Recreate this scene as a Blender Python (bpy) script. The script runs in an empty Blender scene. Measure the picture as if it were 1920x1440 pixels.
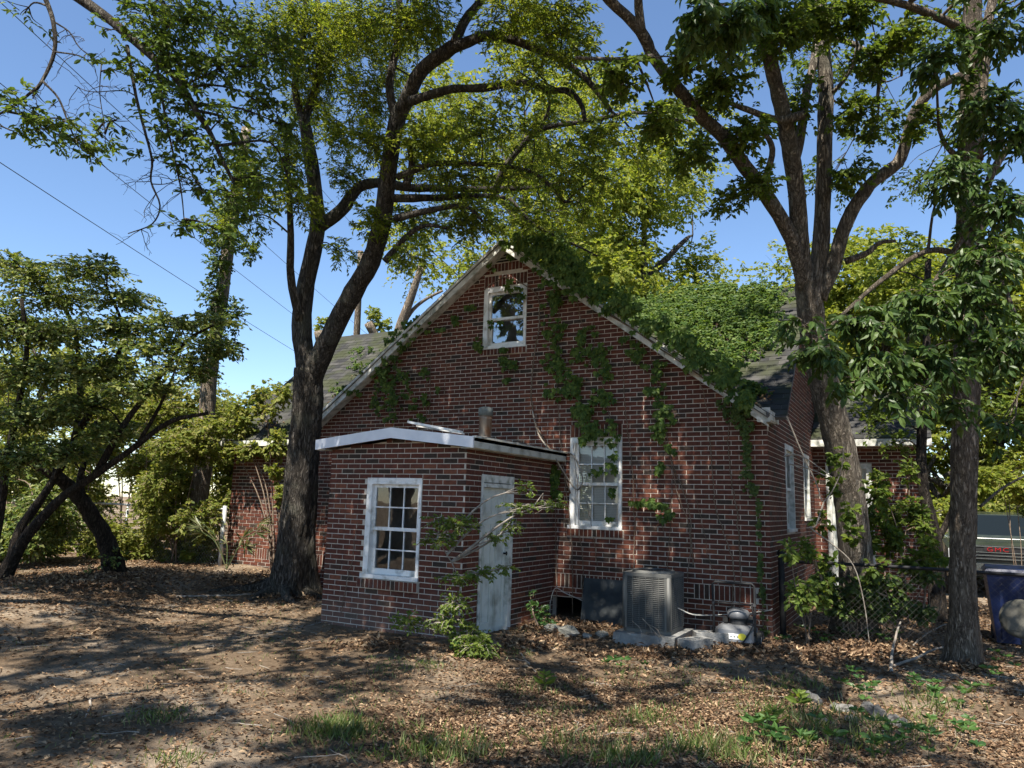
import bpy, math, random
import numpy as np
from mathutils import Vector, Matrix

# ------------------------------------------------------------------ camera, sky, sun
F, YAW, PIT, ROL = 1373.96, -0.5064, 0.1632, 0.0290
CAM = np.array([4.8714, -10.2185, 1.6230])
SUN_AZ, SUN_EL = math.radians(171.0), math.radians(60.0)
SUN = np.array([math.sin(SUN_AZ)*math.cos(SUN_EL), math.cos(SUN_AZ)*math.cos(SUN_EL), math.sin(SUN_EL)])
scene = bpy.context.scene
COL = scene.collection
def cam_axes():
    cy, sy = math.cos(YAW), math.sin(YAW)
    f = np.array([sy, cy, 0.]); r = np.array([cy, -sy, 0.]); u = np.array([0, 0, 1.])
    w = f*math.cos(PIT)+u*math.sin(PIT); u2 = u*math.cos(PIT)-f*math.sin(PIT)
    return r*math.cos(ROL)+u2*math.sin(ROL), u2*math.cos(ROL)-r*math.sin(ROL), w
CR, CU, CW = cam_axes()
cd = bpy.data.cameras.new('camera'); cam = bpy.data.objects.new('camera', cd); COL.objects.link(cam)
cd.sensor_width = 36; cd.lens = 36*F/1920; cd.clip_end = 2000; cd.clip_start = 0.05
m = Matrix(((CR[0], CU[0], -CW[0], CAM[0]), (CR[1], CU[1], -CW[1], CAM[1]), (CR[2], CU[2], -CW[2], CAM[2]), (0, 0, 0, 1)))
cam.matrix_world = m
scene.camera = cam
wd = bpy.data.worlds.new('World'); scene.world = wd; wd.use_nodes = True
nt = wd.node_tree; bg = nt.nodes['Background']
sky = nt.nodes.new('ShaderNodeTexSky'); sky.sky_type = 'NISHITA'; sky.sun_disc = False
sky.sun_elevation = SUN_EL; sky.sun_rotation = SUN_AZ; sky.air_density = 1.0; sky.dust_density = 0.0; sky.ozone_density = 4.6
nt.links.new(sky.outputs[0], bg.inputs[0]); bg.inputs[1].default_value = 0.09
sl = bpy.data.lights.new('sun', 'SUN'); sl.energy = 5.0; sl.angle = math.radians(0.53); sl.color = (1.0, 0.94, 0.84)
so = bpy.data.objects.new('sun', sl); COL.objects.link(so); so.location = (0, -20, 30)
so.rotation_euler = Vector(SUN).to_track_quat('Z', 'Y').to_euler()
vs = scene.view_settings; vs.view_transform = 'Standard'; vs.look = 'None'; vs.gamma = 1; vs.exposure = 1.3
scene.render.engine = 'CYCLES'
cy = scene.cycles; cy.use_denoising = True; cy.max_bounces = 8; cy.transparent_max_bounces = 16
cy.diffuse_bounces = 4; cy.glossy_bounces = 3; cy.transmission_bounces = 4; cy.caustics_reflective = False; cy.caustics_refractive = False
cy.sample_clamp_indirect = 6

# ------------------------------------------------------------------ helpers
rng = np.random.default_rng(7)
random.seed(7)
def at(x, y, dep):
    return CAM + (CW + CR*((x-960)/F) + CU*((720-y)/F))*dep
def rayd(x, y): return CW + CR*((x-960)/F) + CU*((720-y)/F)
def onY(x, y, Y):
    d = rayd(x, y); return CAM + d*((Y-CAM[1])/d[1])
def onX(x, y, X):
    d = rayd(x, y); return CAM + d*((X-CAM[0])/d[0])
def project(P):
    d = np.asarray(P)-CAM; z = d@CW
    return 960+F*(d@CR)/z, 720-F*(d@CU)/z, z
def hills(X, Y):
    X = np.asarray(X, float); Y = np.asarray(Y, float)
    t = np.clip((-X-3.4)/3.8, 0, 1); h = 0.30*t*t*(3-2*t)
    h = h + 0.025*np.sin(X*1.3+Y*0.7)*np.cos(Y*0.9-X*0.4)
    return h
def onG(x, y):
    d = rayd(x, y); z = 0.05
    for _ in range(12):
        P = CAM + d*((z-CAM[2])/d[2]); z = float(hills(P[0], P[1]))
    return P
def U(a, b, n=None): return rng.uniform(a, b, n)
def unit(v):
    v = np.asarray(v, float); n = np.linalg.norm(v, axis=-1, keepdims=True); return v/np.maximum(n, 1e-9)

class Geo:
    def __init__(s): s.V = []; s.F = []; s.R = []; s.M = []; s.n = 0
    def add(s, V, Fc, r=None, mi=0):
        V = np.asarray(V, float).reshape(-1, 3); Fc = np.asarray(Fc, int).reshape(-1, 3)
        s.V.append(V); s.F.append(Fc+s.n); s.n += len(V)
        s.R.append(np.full(len(Fc), random.random() if r is None else r) if np.isscalar(r) or r is None else np.asarray(r, float))
        s.M.append(np.full(len(Fc), mi, int))
        return s
    def quad(s, a, b, c, d, r=None, mi=0): return s.add([a, b, c, d], [[0, 1, 2], [0, 2, 3]], r, mi)
    BF = np.array([[0,2,1],[0,3,2],[4,5,6],[4,6,7],[0,1,5],[0,5,4],[1,2,6],[1,6,5],[2,3,7],[2,7,6],[3,0,4],[3,4,7]])
    def hexa(s, P8, r=None, mi=0): return s.add(P8, s.BF, r, mi)
    def box(s, lo, hi, r=None, mi=0):
        x0, y0, z0 = lo; x1, y1, z1 = hi
        return s.hexa([(x0,y0,z0),(x1,y0,z0),(x1,y1,z0),(x0,y1,z0),(x0,y0,z1),(x1,y0,z1),(x1,y1,z1),(x0,y1,z1)], r, mi)
    def obox(s, c, ax, h, r=None, mi=0):
        c = np.asarray(c, float); A = [np.asarray(a, float) for a in ax]
        P = [c+A[0]*h[0]*i+A[1]*h[1]*j+A[2]*h[2]*k for k in (-1, 1) for (i, j) in ((-1,-1),(1,-1),(1,1),(-1,1))]
        return s.hexa(P, r, mi)
    def beam(s, a, b, w, h, up=(0, 0, 1), r=None, mi=0):
        a = np.asarray(a, float); b = np.asarray(b, float); d = unit(b-a); sd = unit(np.cross(d, up)); u = np.cross(sd, d)
        return s.obox((a+b)/2, (d, sd, u), (np.linalg.norm(b-a)/2, w/2, h/2), r, mi)
    def tube(s, pts, rad, n=8, cap=True, r=None, mi=0):
        P = np.asarray(pts, float); k = len(P); R = np.broadcast_to(np.asarray(rad, float), (k,)) if np.ndim(rad) < 2 else np.asarray(rad)
        T = np.gradient(P, axis=0); T = unit(T); ref = np.array([0.31, 0.87, 0.38])
        if abs(T[0]@ref) > 0.92: ref = np.array([0.9, -0.2, 0.3])
        A = unit(np.cross(T, ref)); B = np.cross(T, A)
        a = np.arange(n)/n*2*math.pi
        if R.ndim == 1: R = np.repeat(R[:, None], n, 1)
        V = P[:, None, :] + R[:, :, None]*(np.cos(a)[None, :, None]*A[:, None, :]+np.sin(a)[None, :, None]*B[:, None, :])
        V = V.reshape(-1, 3); i = np.arange(k-1)[:, None]*n; j = np.arange(n)[None, :]; j2 = (j+1) % n
        q = np.stack([i+j, i+j2, i+n+j2, i+n+j], -1).reshape(-1, 4)
        Fc = np.concatenate([q[:, [0, 2, 1]], q[:, [0, 3, 2]]])
        if cap:
            V = np.concatenate([V, P[[0, -1]]]); c0, c1 = k*n, k*n+1; jj = np.arange(n); j2 = (jj+1) % n
            Fc = np.concatenate([Fc, np.stack([np.full(n, c0), jj, j2], -1), np.stack([np.full(n, c1), (k-1)*n+j2, (k-1)*n+jj], -1)])
        return s.add(V, Fc, r, mi)
    def lathe(s, c, prof, n=24, r=None, mi=0):
        c = np.asarray(c, float); P = [c+np.array([0, 0, z]) for (_, z) in prof]
        V = []; a = np.arange(n)/n*2*math.pi
        for rr, z in prof: V += [c+np.array([rr*math.cos(t), rr*math.sin(t), z]) for t in a]
        k = len(prof); q = []
        for i in range(k-1):
            for j in range(n): q += [[i*n+j, i*n+(j+1) % n, (i+1)*n+(j+1) % n], [i*n+j, (i+1)*n+(j+1) % n, (i+1)*n+j]]
        return s.add(V, q, r, mi)
    def prism(s, poly, off, r=None, mi=0):
        P = np.asarray(poly, float); n = len(P); V = np.concatenate([P, P+np.asarray(off, float)]); q = []
        for i in range(1, n-1): q += [[0, i, i+1], [n, n+i+1, n+i]]
        for i in range(n):
            j = (i+1) % n; q += [[i, n+i, n+j], [i, n+j, j]]
        return s.add(V, q, r, mi)
    def mesh(s, name, smooth=False):
        V = np.concatenate(s.V); Fc = np.concatenate(s.F); R = np.concatenate(s.R); M = np.concatenate(s.M)
        me = bpy.data.meshes.new(name); me.vertices.add(len(V)); me.vertices.foreach_set('co', V.astype(np.float32).ravel())
        me.loops.add(len(Fc)*3); me.loops.foreach_set('vertex_index', Fc.astype(np.int32).ravel())
        me.polygons.add(len(Fc)); me.polygons.foreach_set('loop_start', (np.arange(len(Fc))*3).astype(np.int32))
        me.polygons.foreach_set('use_smooth', np.full(len(Fc), smooth))
        if M.any(): me.polygons.foreach_set('material_index', M.astype(np.int32))
        me.update(calc_edges=True)
        at_ = me.attributes.new('rnd', 'FLOAT', 'FACE'); at_.data.foreach_set('value', R.astype(np.float32))
        me.validate()
        return me
    def build(s, name, mat, parent=None, smooth=False, kind=None):
        me = s.mesh(name, smooth)
        for mm in (mat if isinstance(mat, (list, tuple)) else [mat]): me.materials.append(mm)
        o = bpy.data.objects.new(name, me); COL.objects.link(o)
        if parent is not None:
            o.parent = parent; o.matrix_parent_inverse = parent_inv(parent)
        if kind: o['kind'] = kind
        return o
def world_of(o):
    M = Matrix.LocRotScale(o.location, o.rotation_euler, o.scale)
    return world_of(o.parent) @ o.matrix_parent_inverse @ M if o.parent else M
def parent_inv(p): return world_of(p).inverted()
def tag(o, label, cat, group=None, kind=None):
    o['label'] = label; o['category'] = cat
    if group: o['group'] = group
    if kind: o['kind'] = kind
    return o
def thing(name, label, cat, loc=(0, 0, 0), group=None):
    o = bpy.data.objects.new(name, None); COL.objects.link(o); o.location = [float(t) for t in loc]; o.empty_display_size = .2
    return tag(o, label, cat, group)
def structure(o): o['kind'] = 'structure'; return o
def smoothline(pts, sub=5, wob=0.0, seed=0):
    P = np.asarray(pts, float)
    if len(P) < 3: P = np.stack([P[0]+(P[1]-P[0])*t for t in (0, .5, 1)])
    Q = np.concatenate([[2*P[0]-P[1]], P, [2*P[-1]-P[-2]]]); out = []
    for i in range(1, len(Q)-2):
        for t in np.arange(sub)/sub:
            a, b, c, d = Q[i-1:i+3]
            out.append(.5*((2*b)+(-a+c)*t+(2*a-5*b+4*c-d)*t*t+(-a+3*b-3*c+d)*t**3))
    out.append(Q[-2]); out = np.array(out)
    if wob:
        r = np.random.default_rng(seed); w = r.normal(0, wob, out.shape); w[0] = 0; out = out+w
    return out

# ------------------------------------------------------------------ materials
MATS = {}
def mat(name):
    mt = bpy.data.materials.new(name); mt.use_nodes = True; n = mt.node_tree.nodes; n.clear()
    out = n.new('ShaderNodeOutputMaterial'); MATS[name] = mt
    def N(t, **kw):
        nd = n.new(t)
        for k, v in kw.items(): setattr(nd, k, v)
        return nd
    def L(a, b): mt.node_tree.links.new(a, b)
    return mt, N, L, out
def ramp(N, stops, interp='LINEAR'):
    r = N('ShaderNodeValToRGB'); cr = r.color_ramp; cr.interpolation = interp
    while len(cr.elements) < len(stops): cr.elements.new(0.5)
    for e, (p, c) in zip(cr.elements, stops): e.position = p; e.color = (*c, 1)
    return r
def bsdf(N, L, out, rough=.7, spec=.3):
    b = N('ShaderNodeBsdfPrincipled'); b.inputs['Roughness'].default_value = rough; b.inputs['Specular IOR Level'].default_value = spec
    L(b.outputs[0], out.inputs[0]); return b
def simple(name, c1, c2=None, scale=8, rough=.7, spec=.3, bump=0.0, metal=0, det=6, stretch=(1, 1, 1), bscale=None, lo=.35, hi=.65):
    mt, N, L, out = mat(name); b = bsdf(N, L, out, rough, spec); b.inputs['Metallic'].default_value = metal
    tc = N('ShaderNodeTexCoord'); mp = N('ShaderNodeMapping'); mp.inputs['Scale'].default_value = stretch; L(tc.outputs['Object'], mp.inputs[0])
    if c2 is None: b.inputs[0].default_value = (*c1, 1)
    else:
        nz = N('ShaderNodeTexNoise'); nz.inputs['Scale'].default_value = scale; nz.inputs['Detail'].default_value = det; L(mp.outputs[0], nz.inputs[0])
        r = ramp(N, [(lo, c1), (hi, c2)]); L(nz.outputs[0], r.inputs[0]); L(r.outputs[0], b.inputs[0])
    if bump:
        n2 = N('ShaderNodeTexNoise'); n2.inputs['Scale'].default_value = bscale or scale*3; n2.inputs['Detail'].default_value = 8; L(mp.outputs[0], n2.inputs[0])
        bp = N('ShaderNodeBump'); bp.inputs['Strength'].default_value = bump; bp.inputs['Distance'].default_value = .02; L(n2.outputs[0], bp.inputs['Height']); L(bp.outputs[0], b.inputs['Normal'])
    return mt
def brick_mat(name, obj, grime=False):
    mt, N, L, out = mat(name); b = bsdf(N, L, out, .82, .25)
    if obj: src = N('ShaderNodeObjectInfo').outputs['Random']
    else: src = N('ShaderNodeAttribute', attribute_name='rnd').outputs['Fac']
    r = ramp(N, [(0, (.040, .029, .022)), (.10, (.050, .032, .024)), (.15, (.074, .028, .0185)), (.42, (.101, .032, .020)), (.58, (.083, .031, .021)), (.72, (.117, .038, .023)), (.86, (.094, .032, .021)), (.95, (.14, .048, .027)), (1, (.17, .062, .034))])
    L(src, r.inputs[0])
    tc = N('ShaderNodeNewGeometry'); nz = N('ShaderNodeTexNoise'); nz.inputs['Scale'].default_value = 22; nz.inputs['Detail'].default_value = 8; L(tc.outputs['Position'], nz.inputs[0])
    mx = N('ShaderNodeMix', data_type='RGBA', blend_type='MULTIPLY'); mx.inputs[0].default_value = .75
    rr = ramp(N, [(.3, (.62, .6, .6)), (.7, (1.35, 1.3, 1.25))]); L(nz.outputs[0], rr.inputs[0]); L(r.outputs[0], mx.inputs[6]); L(rr.outputs[0], mx.inputs[7])
    col = mx.outputs[2]
    # lime bloom and soil splash low on the wall
    sp = N('ShaderNodeSeparateXYZ'); L(tc.outputs['Position'], sp.inputs[0])
    n2 = N('ShaderNodeTexNoise'); n2.inputs['Scale'].default_value = 2.3; n2.inputs['Detail'].default_value = 5; L(tc.outputs['Position'], n2.inputs[0])
    ma = N('ShaderNodeMath', operation='MULTIPLY_ADD'); L(n2.outputs[0], ma.inputs[0]); ma.inputs[1].default_value = .9; L(sp.outputs[2], ma.inputs[2])
    mr = N('ShaderNodeMapRange'); L(ma.outputs[0], mr.inputs[0]); mr.inputs[1].default_value = .95 if grime else .62; mr.inputs[2].default_value = .5 if grime else .42; mr.inputs[3].default_value = 0; mr.inputs[4].default_value = .5 if grime else .35
    mx2 = N('ShaderNodeMix', data_type='RGBA'); L(mr.outputs[0], mx2.inputs[0]); L(col, mx2.inputs[6]); mx2.inputs[7].default_value = (.20, .138, .108, 1)
    L(mx2.outputs[2], b.inputs[0])
    n3 = N('ShaderNodeTexNoise'); n3.inputs['Scale'].default_value = 90; n3.inputs['Detail'].default_value = 6; L(tc.outputs['Position'], n3.inputs[0])
    bp = N('ShaderNodeBump'); bp.inputs['Strength'].default_value = .5; bp.inputs['Distance'].default_value = .006; L(n3.outputs[0], bp.inputs['Height']); L(bp.outputs[0], b.inputs['Normal'])
    return mt
def leaf_mat(name, cols, trans=.4, rough=.42, spec=.4, tint=(1.25, 1.2, .55)):
    mt, N, L, out = mat(name)
    a = N('ShaderNodeAttribute', attribute_name='rnd'); r = ramp(N, [(i/(len(cols)-1), c) for i, c in enumerate(cols)]); L(a.outputs['Fac'], r.inputs[0])
    b = N('ShaderNodeBsdfPrincipled'); b.inputs['Roughness'].default_value = rough; b.inputs['Specular IOR Level'].default_value = spec; L(r.outputs[0], b.inputs[0])
    t = N('ShaderNodeBsdfTranslucent'); mx = N('ShaderNodeMix', data_type='RGBA', blend_type='MULTIPLY'); mx.inputs[0].default_value = 1
    L(r.outputs[0], mx.inputs[6]); mx.inputs[7].default_value = (*tint, 1); L(mx.outputs[2], t.inputs[0])
    ms = N('ShaderNodeMixShader'); ms.inputs[0].default_value = trans; L(b.outputs[0], ms.inputs[1]); L(t.outputs[0], ms.inputs[2]); L(ms.outputs[0], out.inputs[0])
    return mt
def attr_mat(name, stops, rough=.8, spec=.2, obj=False, nscale=14, namt=.5, bump=.3, bscale=60, moss=False):
    mt, N, L, out = mat(name); b = bsdf(N, L, out, rough, spec)
    src = N('ShaderNodeObjectInfo').outputs['Random'] if obj else N('ShaderNodeAttribute', attribute_name='rnd').outputs['Fac']
    r = ramp(N, stops); L(src, r.inputs[0])
    g = N('ShaderNodeNewGeometry'); nz = N('ShaderNodeTexNoise'); nz.inputs['Scale'].default_value = nscale; nz.inputs['Detail'].default_value = 7; L(g.outputs['Position'], nz.inputs[0])
    rr = ramp(N, [(.3, (.6, .6, .6)), (.7, (1.35, 1.35, 1.35))]); L(nz.outputs[0], rr.inputs[0])
    mx = N('ShaderNodeMix', data_type='RGBA', blend_type='MULTIPLY'); mx.inputs[0].default_value = namt; L(r.outputs[0], mx.inputs[6]); L(rr.outputs[0], mx.inputs[7]); L(mx.outputs[2], b.inputs[0])
    if moss:
        nm_ = N('ShaderNodeTexNoise'); nm_.inputs['Scale'].default_value = 2.1; nm_.inputs['Detail'].default_value = 8; L(g.outputs['Position'], nm_.inputs[0]); rm = ramp(N, [(.44, (0, 0, 0)), (.6, (.75, .75, .75))]); L(nm_.outputs[0], rm.inputs[0]); m3 = N('ShaderNodeMix', data_type='RGBA'); L(rm.outputs[0], m3.inputs[0]); L(mx.outputs[2], m3.inputs[6]); m3.inputs[7].default_value = (.042, .048, .02, 1); L(m3.outputs[2], b.inputs[0])
    if bump:
        n3 = N('ShaderNodeTexNoise'); n3.inputs['Scale'].default_value = bscale; n3.inputs['Detail'].default_value = 6; L(g.outputs['Position'], n3.inputs[0])
        bp = N('ShaderNodeBump'); bp.inputs['Strength'].default_value = bump; bp.inputs['Distance'].default_value = .01; L(n3.outputs[0], bp.inputs['Height']); L(bp.outputs[0], b.inputs['Normal'])
    return mt
def bark_mat(name, c1, c2, c3, lichen=.3, sc=16):
    mt, N, L, out = mat(name); b = bsdf(N, L, out, .9, .15)
    g = N('ShaderNodeNewGeometry'); mp = N('ShaderNodeMapping'); mp.inputs['Scale'].default_value = (1, 1, .17); L(g.outputs['Position'], mp.inputs[0])
    nz = N('ShaderNodeTexNoise'); nz.inputs['Scale'].default_value = sc; nz.inputs['Detail'].default_value = 9; nz.inputs['Roughness'].default_value = .62; nz.inputs['Distortion'].default_value = .6; L(mp.outputs[0], nz.inputs[0])
    vr = N('ShaderNodeTexVoronoi', feature='DISTANCE_TO_EDGE'); vr.inputs['Scale'].default_value = sc*1.9; mv = N('ShaderNodeMix', data_type='VECTOR'); mv.inputs[0].default_value = .12
    L(mp.outputs[0], mv.inputs[4]); L(nz.outputs['Color'], mv.inputs[5]); L(mv.outputs[1], vr.inputs[0])
    vm = N('ShaderNodeMapRange'); L(vr.outputs['Distance'], vm.inputs[0]); vm.inputs[1].default_value = 0; vm.inputs[2].default_value = .28
    ad = N('ShaderNodeMath', operation='MULTIPLY_ADD'); L(vm.outputs[0], ad.inputs[0]); ad.inputs[1].default_value = .45; L(nz.outputs[0], ad.inputs[2])
    r = ramp(N, [(.35, c1), (.62, c2), (.95, c3)]); L(ad.outputs[0], r.inputs[0])
    n2 = N('ShaderNodeTexNoise'); n2.inputs['Scale'].default_value = 3.2; n2.inputs['Detail'].default_value = 7; L(g.outputs['Position'], n2.inputs[0])
    lr = ramp(N, [(.52, (0, 0, 0)), (.68, (lichen, lichen, lichen))]); L(n2.outputs[0], lr.inputs[0])
    mx = N('ShaderNodeMix', data_type='RGBA'); L(lr.outputs[0], mx.inputs[0]); L(r.outputs[0], mx.inputs[6]); mx.inputs[7].default_value = (.20, .20, .15, 1); L(mx.outputs[2], b.inputs[0])
    bp = N('ShaderNodeBump'); bp.inputs['Strength'].default_value = 1.0; bp.inputs['Distance'].default_value = .07; L(ad.outputs[0], bp.inputs['Height']); L(bp.outputs[0], b.inputs['Normal'])
    return mt
def glass_mat(name, fac=.25, tint=(.85, .9, .9), dirt=.06):
    mt, N, L, out = mat(name); t = N('ShaderNodeBsdfTransparent'); t.inputs[0].default_value = (*tint, 1); g = N('ShaderNodeBsdfGlossy'); g.inputs['Roughness'].default_value = .015
    lw = N('ShaderNodeLayerWeight'); lw.inputs[0].default_value = .35; ma = N('ShaderNodeMath', operation='ADD', use_clamp=True); L(lw.outputs['Fresnel'], ma.inputs[0]); ma.inputs[1].default_value = fac-.06
    ms = N('ShaderNodeMixShader'); L(ma.outputs[0], ms.inputs[0]); L(t.outputs[0], ms.inputs[1]); L(g.outputs[0], ms.inputs[2])
    d = N('ShaderNodeBsdfDiffuse'); d.inputs[0].default_value = (.5, .5, .47, 1); tc = N('ShaderNodeNewGeometry'); nz = N('ShaderNodeTexNoise'); nz.inputs['Scale'].default_value = 5; nz.inputs['Detail'].default_value = 6; L(tc.outputs['Position'], nz.inputs[0])
    mr = N('ShaderNodeMapRange'); L(nz.outputs[0], mr.inputs[0]); mr.inputs[1].default_value = .35; mr.inputs[2].default_value = .75; mr.inputs[4].default_value = dirt*3
    m2 = N('ShaderNodeMixShader'); L(mr.outputs[0], m2.inputs[0]); L(ms.outputs[0], m2.inputs[1]); L(d.outputs[0], m2.inputs[2]); L(m2.outputs[0], out.inputs[0])
    bp = N('ShaderNodeBump'); bp.inputs['Strength'].default_value = .08; bp.inputs['Distance'].default_value = .02; n2 = N('ShaderNodeTexNoise'); n2.inputs['Scale'].default_value = 3; L(tc.outputs['Position'], n2.inputs[0]); L(n2.outputs[0], bp.inputs['Height']); L(bp.outputs[0], g.inputs['Normal'])
    return mt
def paint_mat(name, c, dirtc, lo=.55, hi=.8, scale=9, rough=.55):
    return simple(name, c, dirtc, scale, rough, .35, .25, lo=lo, hi=hi, bscale=70)

M_BRICK = brick_mat('brick_red', False); M_BRICKO = brick_mat('brick_red_single', True)
M_ABRICK = brick_mat('brick_annex', False, True); M_ABRICKO = brick_mat('brick_annex_single', True, True)
M_MORTAR = simple('mortar', (.43, .375, .31), (.58, .51, .43), 14, .9, .1, .5)
M_WHITE = paint_mat('white_paint', (.74, .73, .70), (.40, .38, .33), .5, .72)
M_WHITED = paint_mat('white_paint_dirty', (.62, .61, .56), (.22, .23, .18), .45, .72)
M_ALU = simple('aluminium_fascia', (.62, .64, .69), (.74, .75, .78), 5, .42, .5, .12)
M_GREYP = paint_mat('weathered_grey_paint', (.50, .49, .43), (.20, .19, .15), .48, .74, 6)
M_DOOR = paint_mat('door_paint', (.60, .61, .55), (.25, .25, .20), .52, .76, 4)
M_SHING = attr_mat('shingle', [(0, (.028, .028, .029)), (.5, (.045, .044, .042)), (1, (.07, .067, .062))], .9, .15, False, 6, .6, .6, 140, True)
M_SHINGO = attr_mat('shingle_single', [(0, (.028, .028, .029)), (.5, (.045, .044, .042)), (1, (.07, .067, .062))], .9, .15, True, 6, .6, .6, 140, True)
M_ROLL = simple('roll_roofing', (.07, .07, .075), (.16, .15, .14), 6, .9, .1, .5)
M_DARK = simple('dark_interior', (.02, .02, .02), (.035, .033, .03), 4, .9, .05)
M_PLASTER = simple('interior_plaster', (.30, .29, .26), (.38, .36, .33), 3, .9, .1)
M_GLASS = glass_mat('window_glass', .12, (.95, .97, .97), dirt=.012)
M_GLASSG = glass_mat('gable_window_glass', .45, (.7, .74, .78), .02)
M_BLIND = simple('blind_slat', (.82, .81, .77), (.86, .85, .81), 6, .6, .3)
M_RUST = simple('rusty_pipe', (.30, .27, .22), (.16, .075, .035), 9, .8, .3, .4, stretch=(1, 1, .25))
M_PIPECAP = simple('pipe_cap_metal', (.10, .11, .10), (.17, .18, .16), 12, .7, .4, .3)
M_STEM = simple('vine_stem', (.11, .075, .05), (.22, .17, .13), 18, .9, .1, .4)
M_DEADSTEM = simple('dead_twig', (.30, .27, .23), (.17, .14, .11), 15, .9, .1, .4)
M_BARK_OAK = bark_mat('oak_bark', (.022, .019, .016), (.072, .062, .052), (.16, .14, .12), .35)
M_BARK_R = bark_mat('grey_oak_bark', (.04, .033, .026), (.155, .128, .10), (.31, .265, .21), .4)
M_BARK_N = bark_mat('ridged_bark', (.04, .031, .024), (.155, .122, .09), (.31, .255, .195), .15, 20)
M_BARK_L = bark_mat('pale_bark', (.09, .068, .05), (.29, .23, .17), (.46, .38, .29), .1)
M_BARK_D = bark_mat('dark_bark', (.012, .010, .008), (.035, .028, .022), (.075, .06, .047), .1)
LF_OAK = leaf_mat('oak_leaf', [(.085, .125, .02), (.135, .185, .028), (.20, .24, .038), (.27, .29, .05)], .6, .5, .2)
LF_OVER = leaf_mat('water_oak_leaf', [(.055, .098, .022), (.095, .145, .028), (.14, .19, .036)], .5, .5, .2)
LF_R = leaf_mat('right_oak_leaf', [(.06, .10, .02), (.105, .155, .028), (.17, .215, .04)], .55, .5, .2)
LF_BIG = leaf_mat('broad_glossy_leaf', [(.034, .07, .018), (.062, .108, .025), (.10, .15, .036)], .4, .42, .3)
LF_BG = leaf_mat('background_leaf', [(.12, .16, .025), (.185, .23, .038), (.25, .285, .058), (.31, .315, .085)], .55, .55, .18)
LF_BUSH = leaf_mat('privet_leaf', [(.05, .085, .019), (.095, .14, .03), (.165, .205, .048), (.29, .30, .12)], .42, .42, .38)
LF_THICK = leaf_mat('thicket_leaf', [(.085, .12, .022), (.15, .185, .034), (.225, .245, .058), (.30, .285, .10)], .52, .55, .18)
LF_CREEP = leaf_mat('creeper_leaf', [(.042, .088, .02), (.072, .128, .027), (.11, .168, .036), (.16, .218, .048)], .45, .5, .22)
LF_IVY = leaf_mat('ivy_leaf', [(.042, .078, .02), (.075, .118, .027), (.135, .175, .044)], .4, .45, .28)
LF_SHRUB = leaf_mat('shrub_leaf', [(.08, .13, .026), (.135, .19, .038), (.20, .25, .052)], .5, .5, .22)
LF_GRASS = leaf_mat('grass_blade', [(.06, .11, .026), (.11, .165, .036), (.18, .21, .07), (.30, .26, .14)], .4)
LF_WEED = leaf_mat('weed_leaf', [(.03, .08, .02), (.05, .11, .025), (.08, .15, .035)], .35)
LF_PALM = leaf_mat('palmetto_leaf', [(.06, .09, .03), (.12, .15, .06), (.25, .22, .12)], .3)
LF_LITTER = leaf_mat('dead_leaf', [(.045, .028, .017), (.095, .056, .032), (.165, .098, .055), (.25, .16, .092), (.40, .29, .18)], .15, .75, .2, (1.1, .9, .6))
M_CONC = simple('concrete', (.15, .148, .14), (.27, .265, .25), 7, .9, .2, .6, bscale=40)
M_ROCK = simple('rubble', (.14, .14, .12), (.27, .26, .23), 9, .95, .1, .8)
M_ACGREY = simple('ac_grey_paint', (.078, .078, .073), (.112, .11, .10), 6, .55, .4, .08)
M_ACDARK = simple('ac_dark', (.02, .02, .022), (.035, .035, .035), 8, .6, .3)
M_PANEL = simple('slate_panel', (.022, .028, .032), (.07, .075, .072), 3.2, .7, .35, .2, lo=.42, hi=.7)
M_BLACKM = simple('black_metal', (.010, .010, .011), (.02, .02, .02), 10, .7, .25, .15)
M_GALV = simple('galvanised', (.34, .35, .34), (.48, .48, .46), 12, .5, .5, .1, metal=.3)
M_WIREB = simple('dark_wire', (.03, .03, .03), (.055, .05, .045), 10, .6, .4)
M_DECK = simple('mower_deck_grey', (.11, .115, .122), (.18, .18, .185), 6, .45, .5, .1)
M_ENGINE = simple('engine_black', (.03, .03, .032), (.06, .06, .06), 8, .5, .4)
M_CHROME = simple('chrome', (.36, .36, .34), None, rough=.22, metal=1)
M_TYRE = simple('tyre_rubber', (.02, .02, .02), (.035, .034, .032), 20, .9, .2, .3)
M_STICKW = simple('sticker_white', (.72, .72, .70)); M_STICKY = simple('sticker_yellow', (.70, .60, .06)); M_STICKD = simple('sticker_print', (.05, .05, .05))
M_BLUE = simple('blue_plastic', (.004, .010, .045), (.006, .014, .062), 5, .45, .4, .1)
M_FAN = simple('weathered_disc', (.06, .056, .042), (.12, .112, .09), 5, .7, .3, .2)
M_CAR = simple('dark_car_paint', (.02, .026, .02), (.03, .036, .028), 4, .18, .6)
M_CARGL = simple('car_glass', (.008, .011, .012), None, rough=.08, spec=.25)
M_RED = simple('red_badge', (.28, .012, .012), None, rough=.3)
M_LAMP = simple('headlight', (.5, .5, .48), (.35, .36, .36), 10, .2, .7)
M_WOODG = simple('weathered_log', (.08, .075, .068), (.21, .20, .18), 20, .95, .1, .8, stretch=(1, 1, 1))
M_CABLE = simple('black_cable', (.02, .02, .022)); M_CONDUIT = simple('white_tubing', (.55, .53, .47), (.35, .33, .29), 12)

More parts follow.
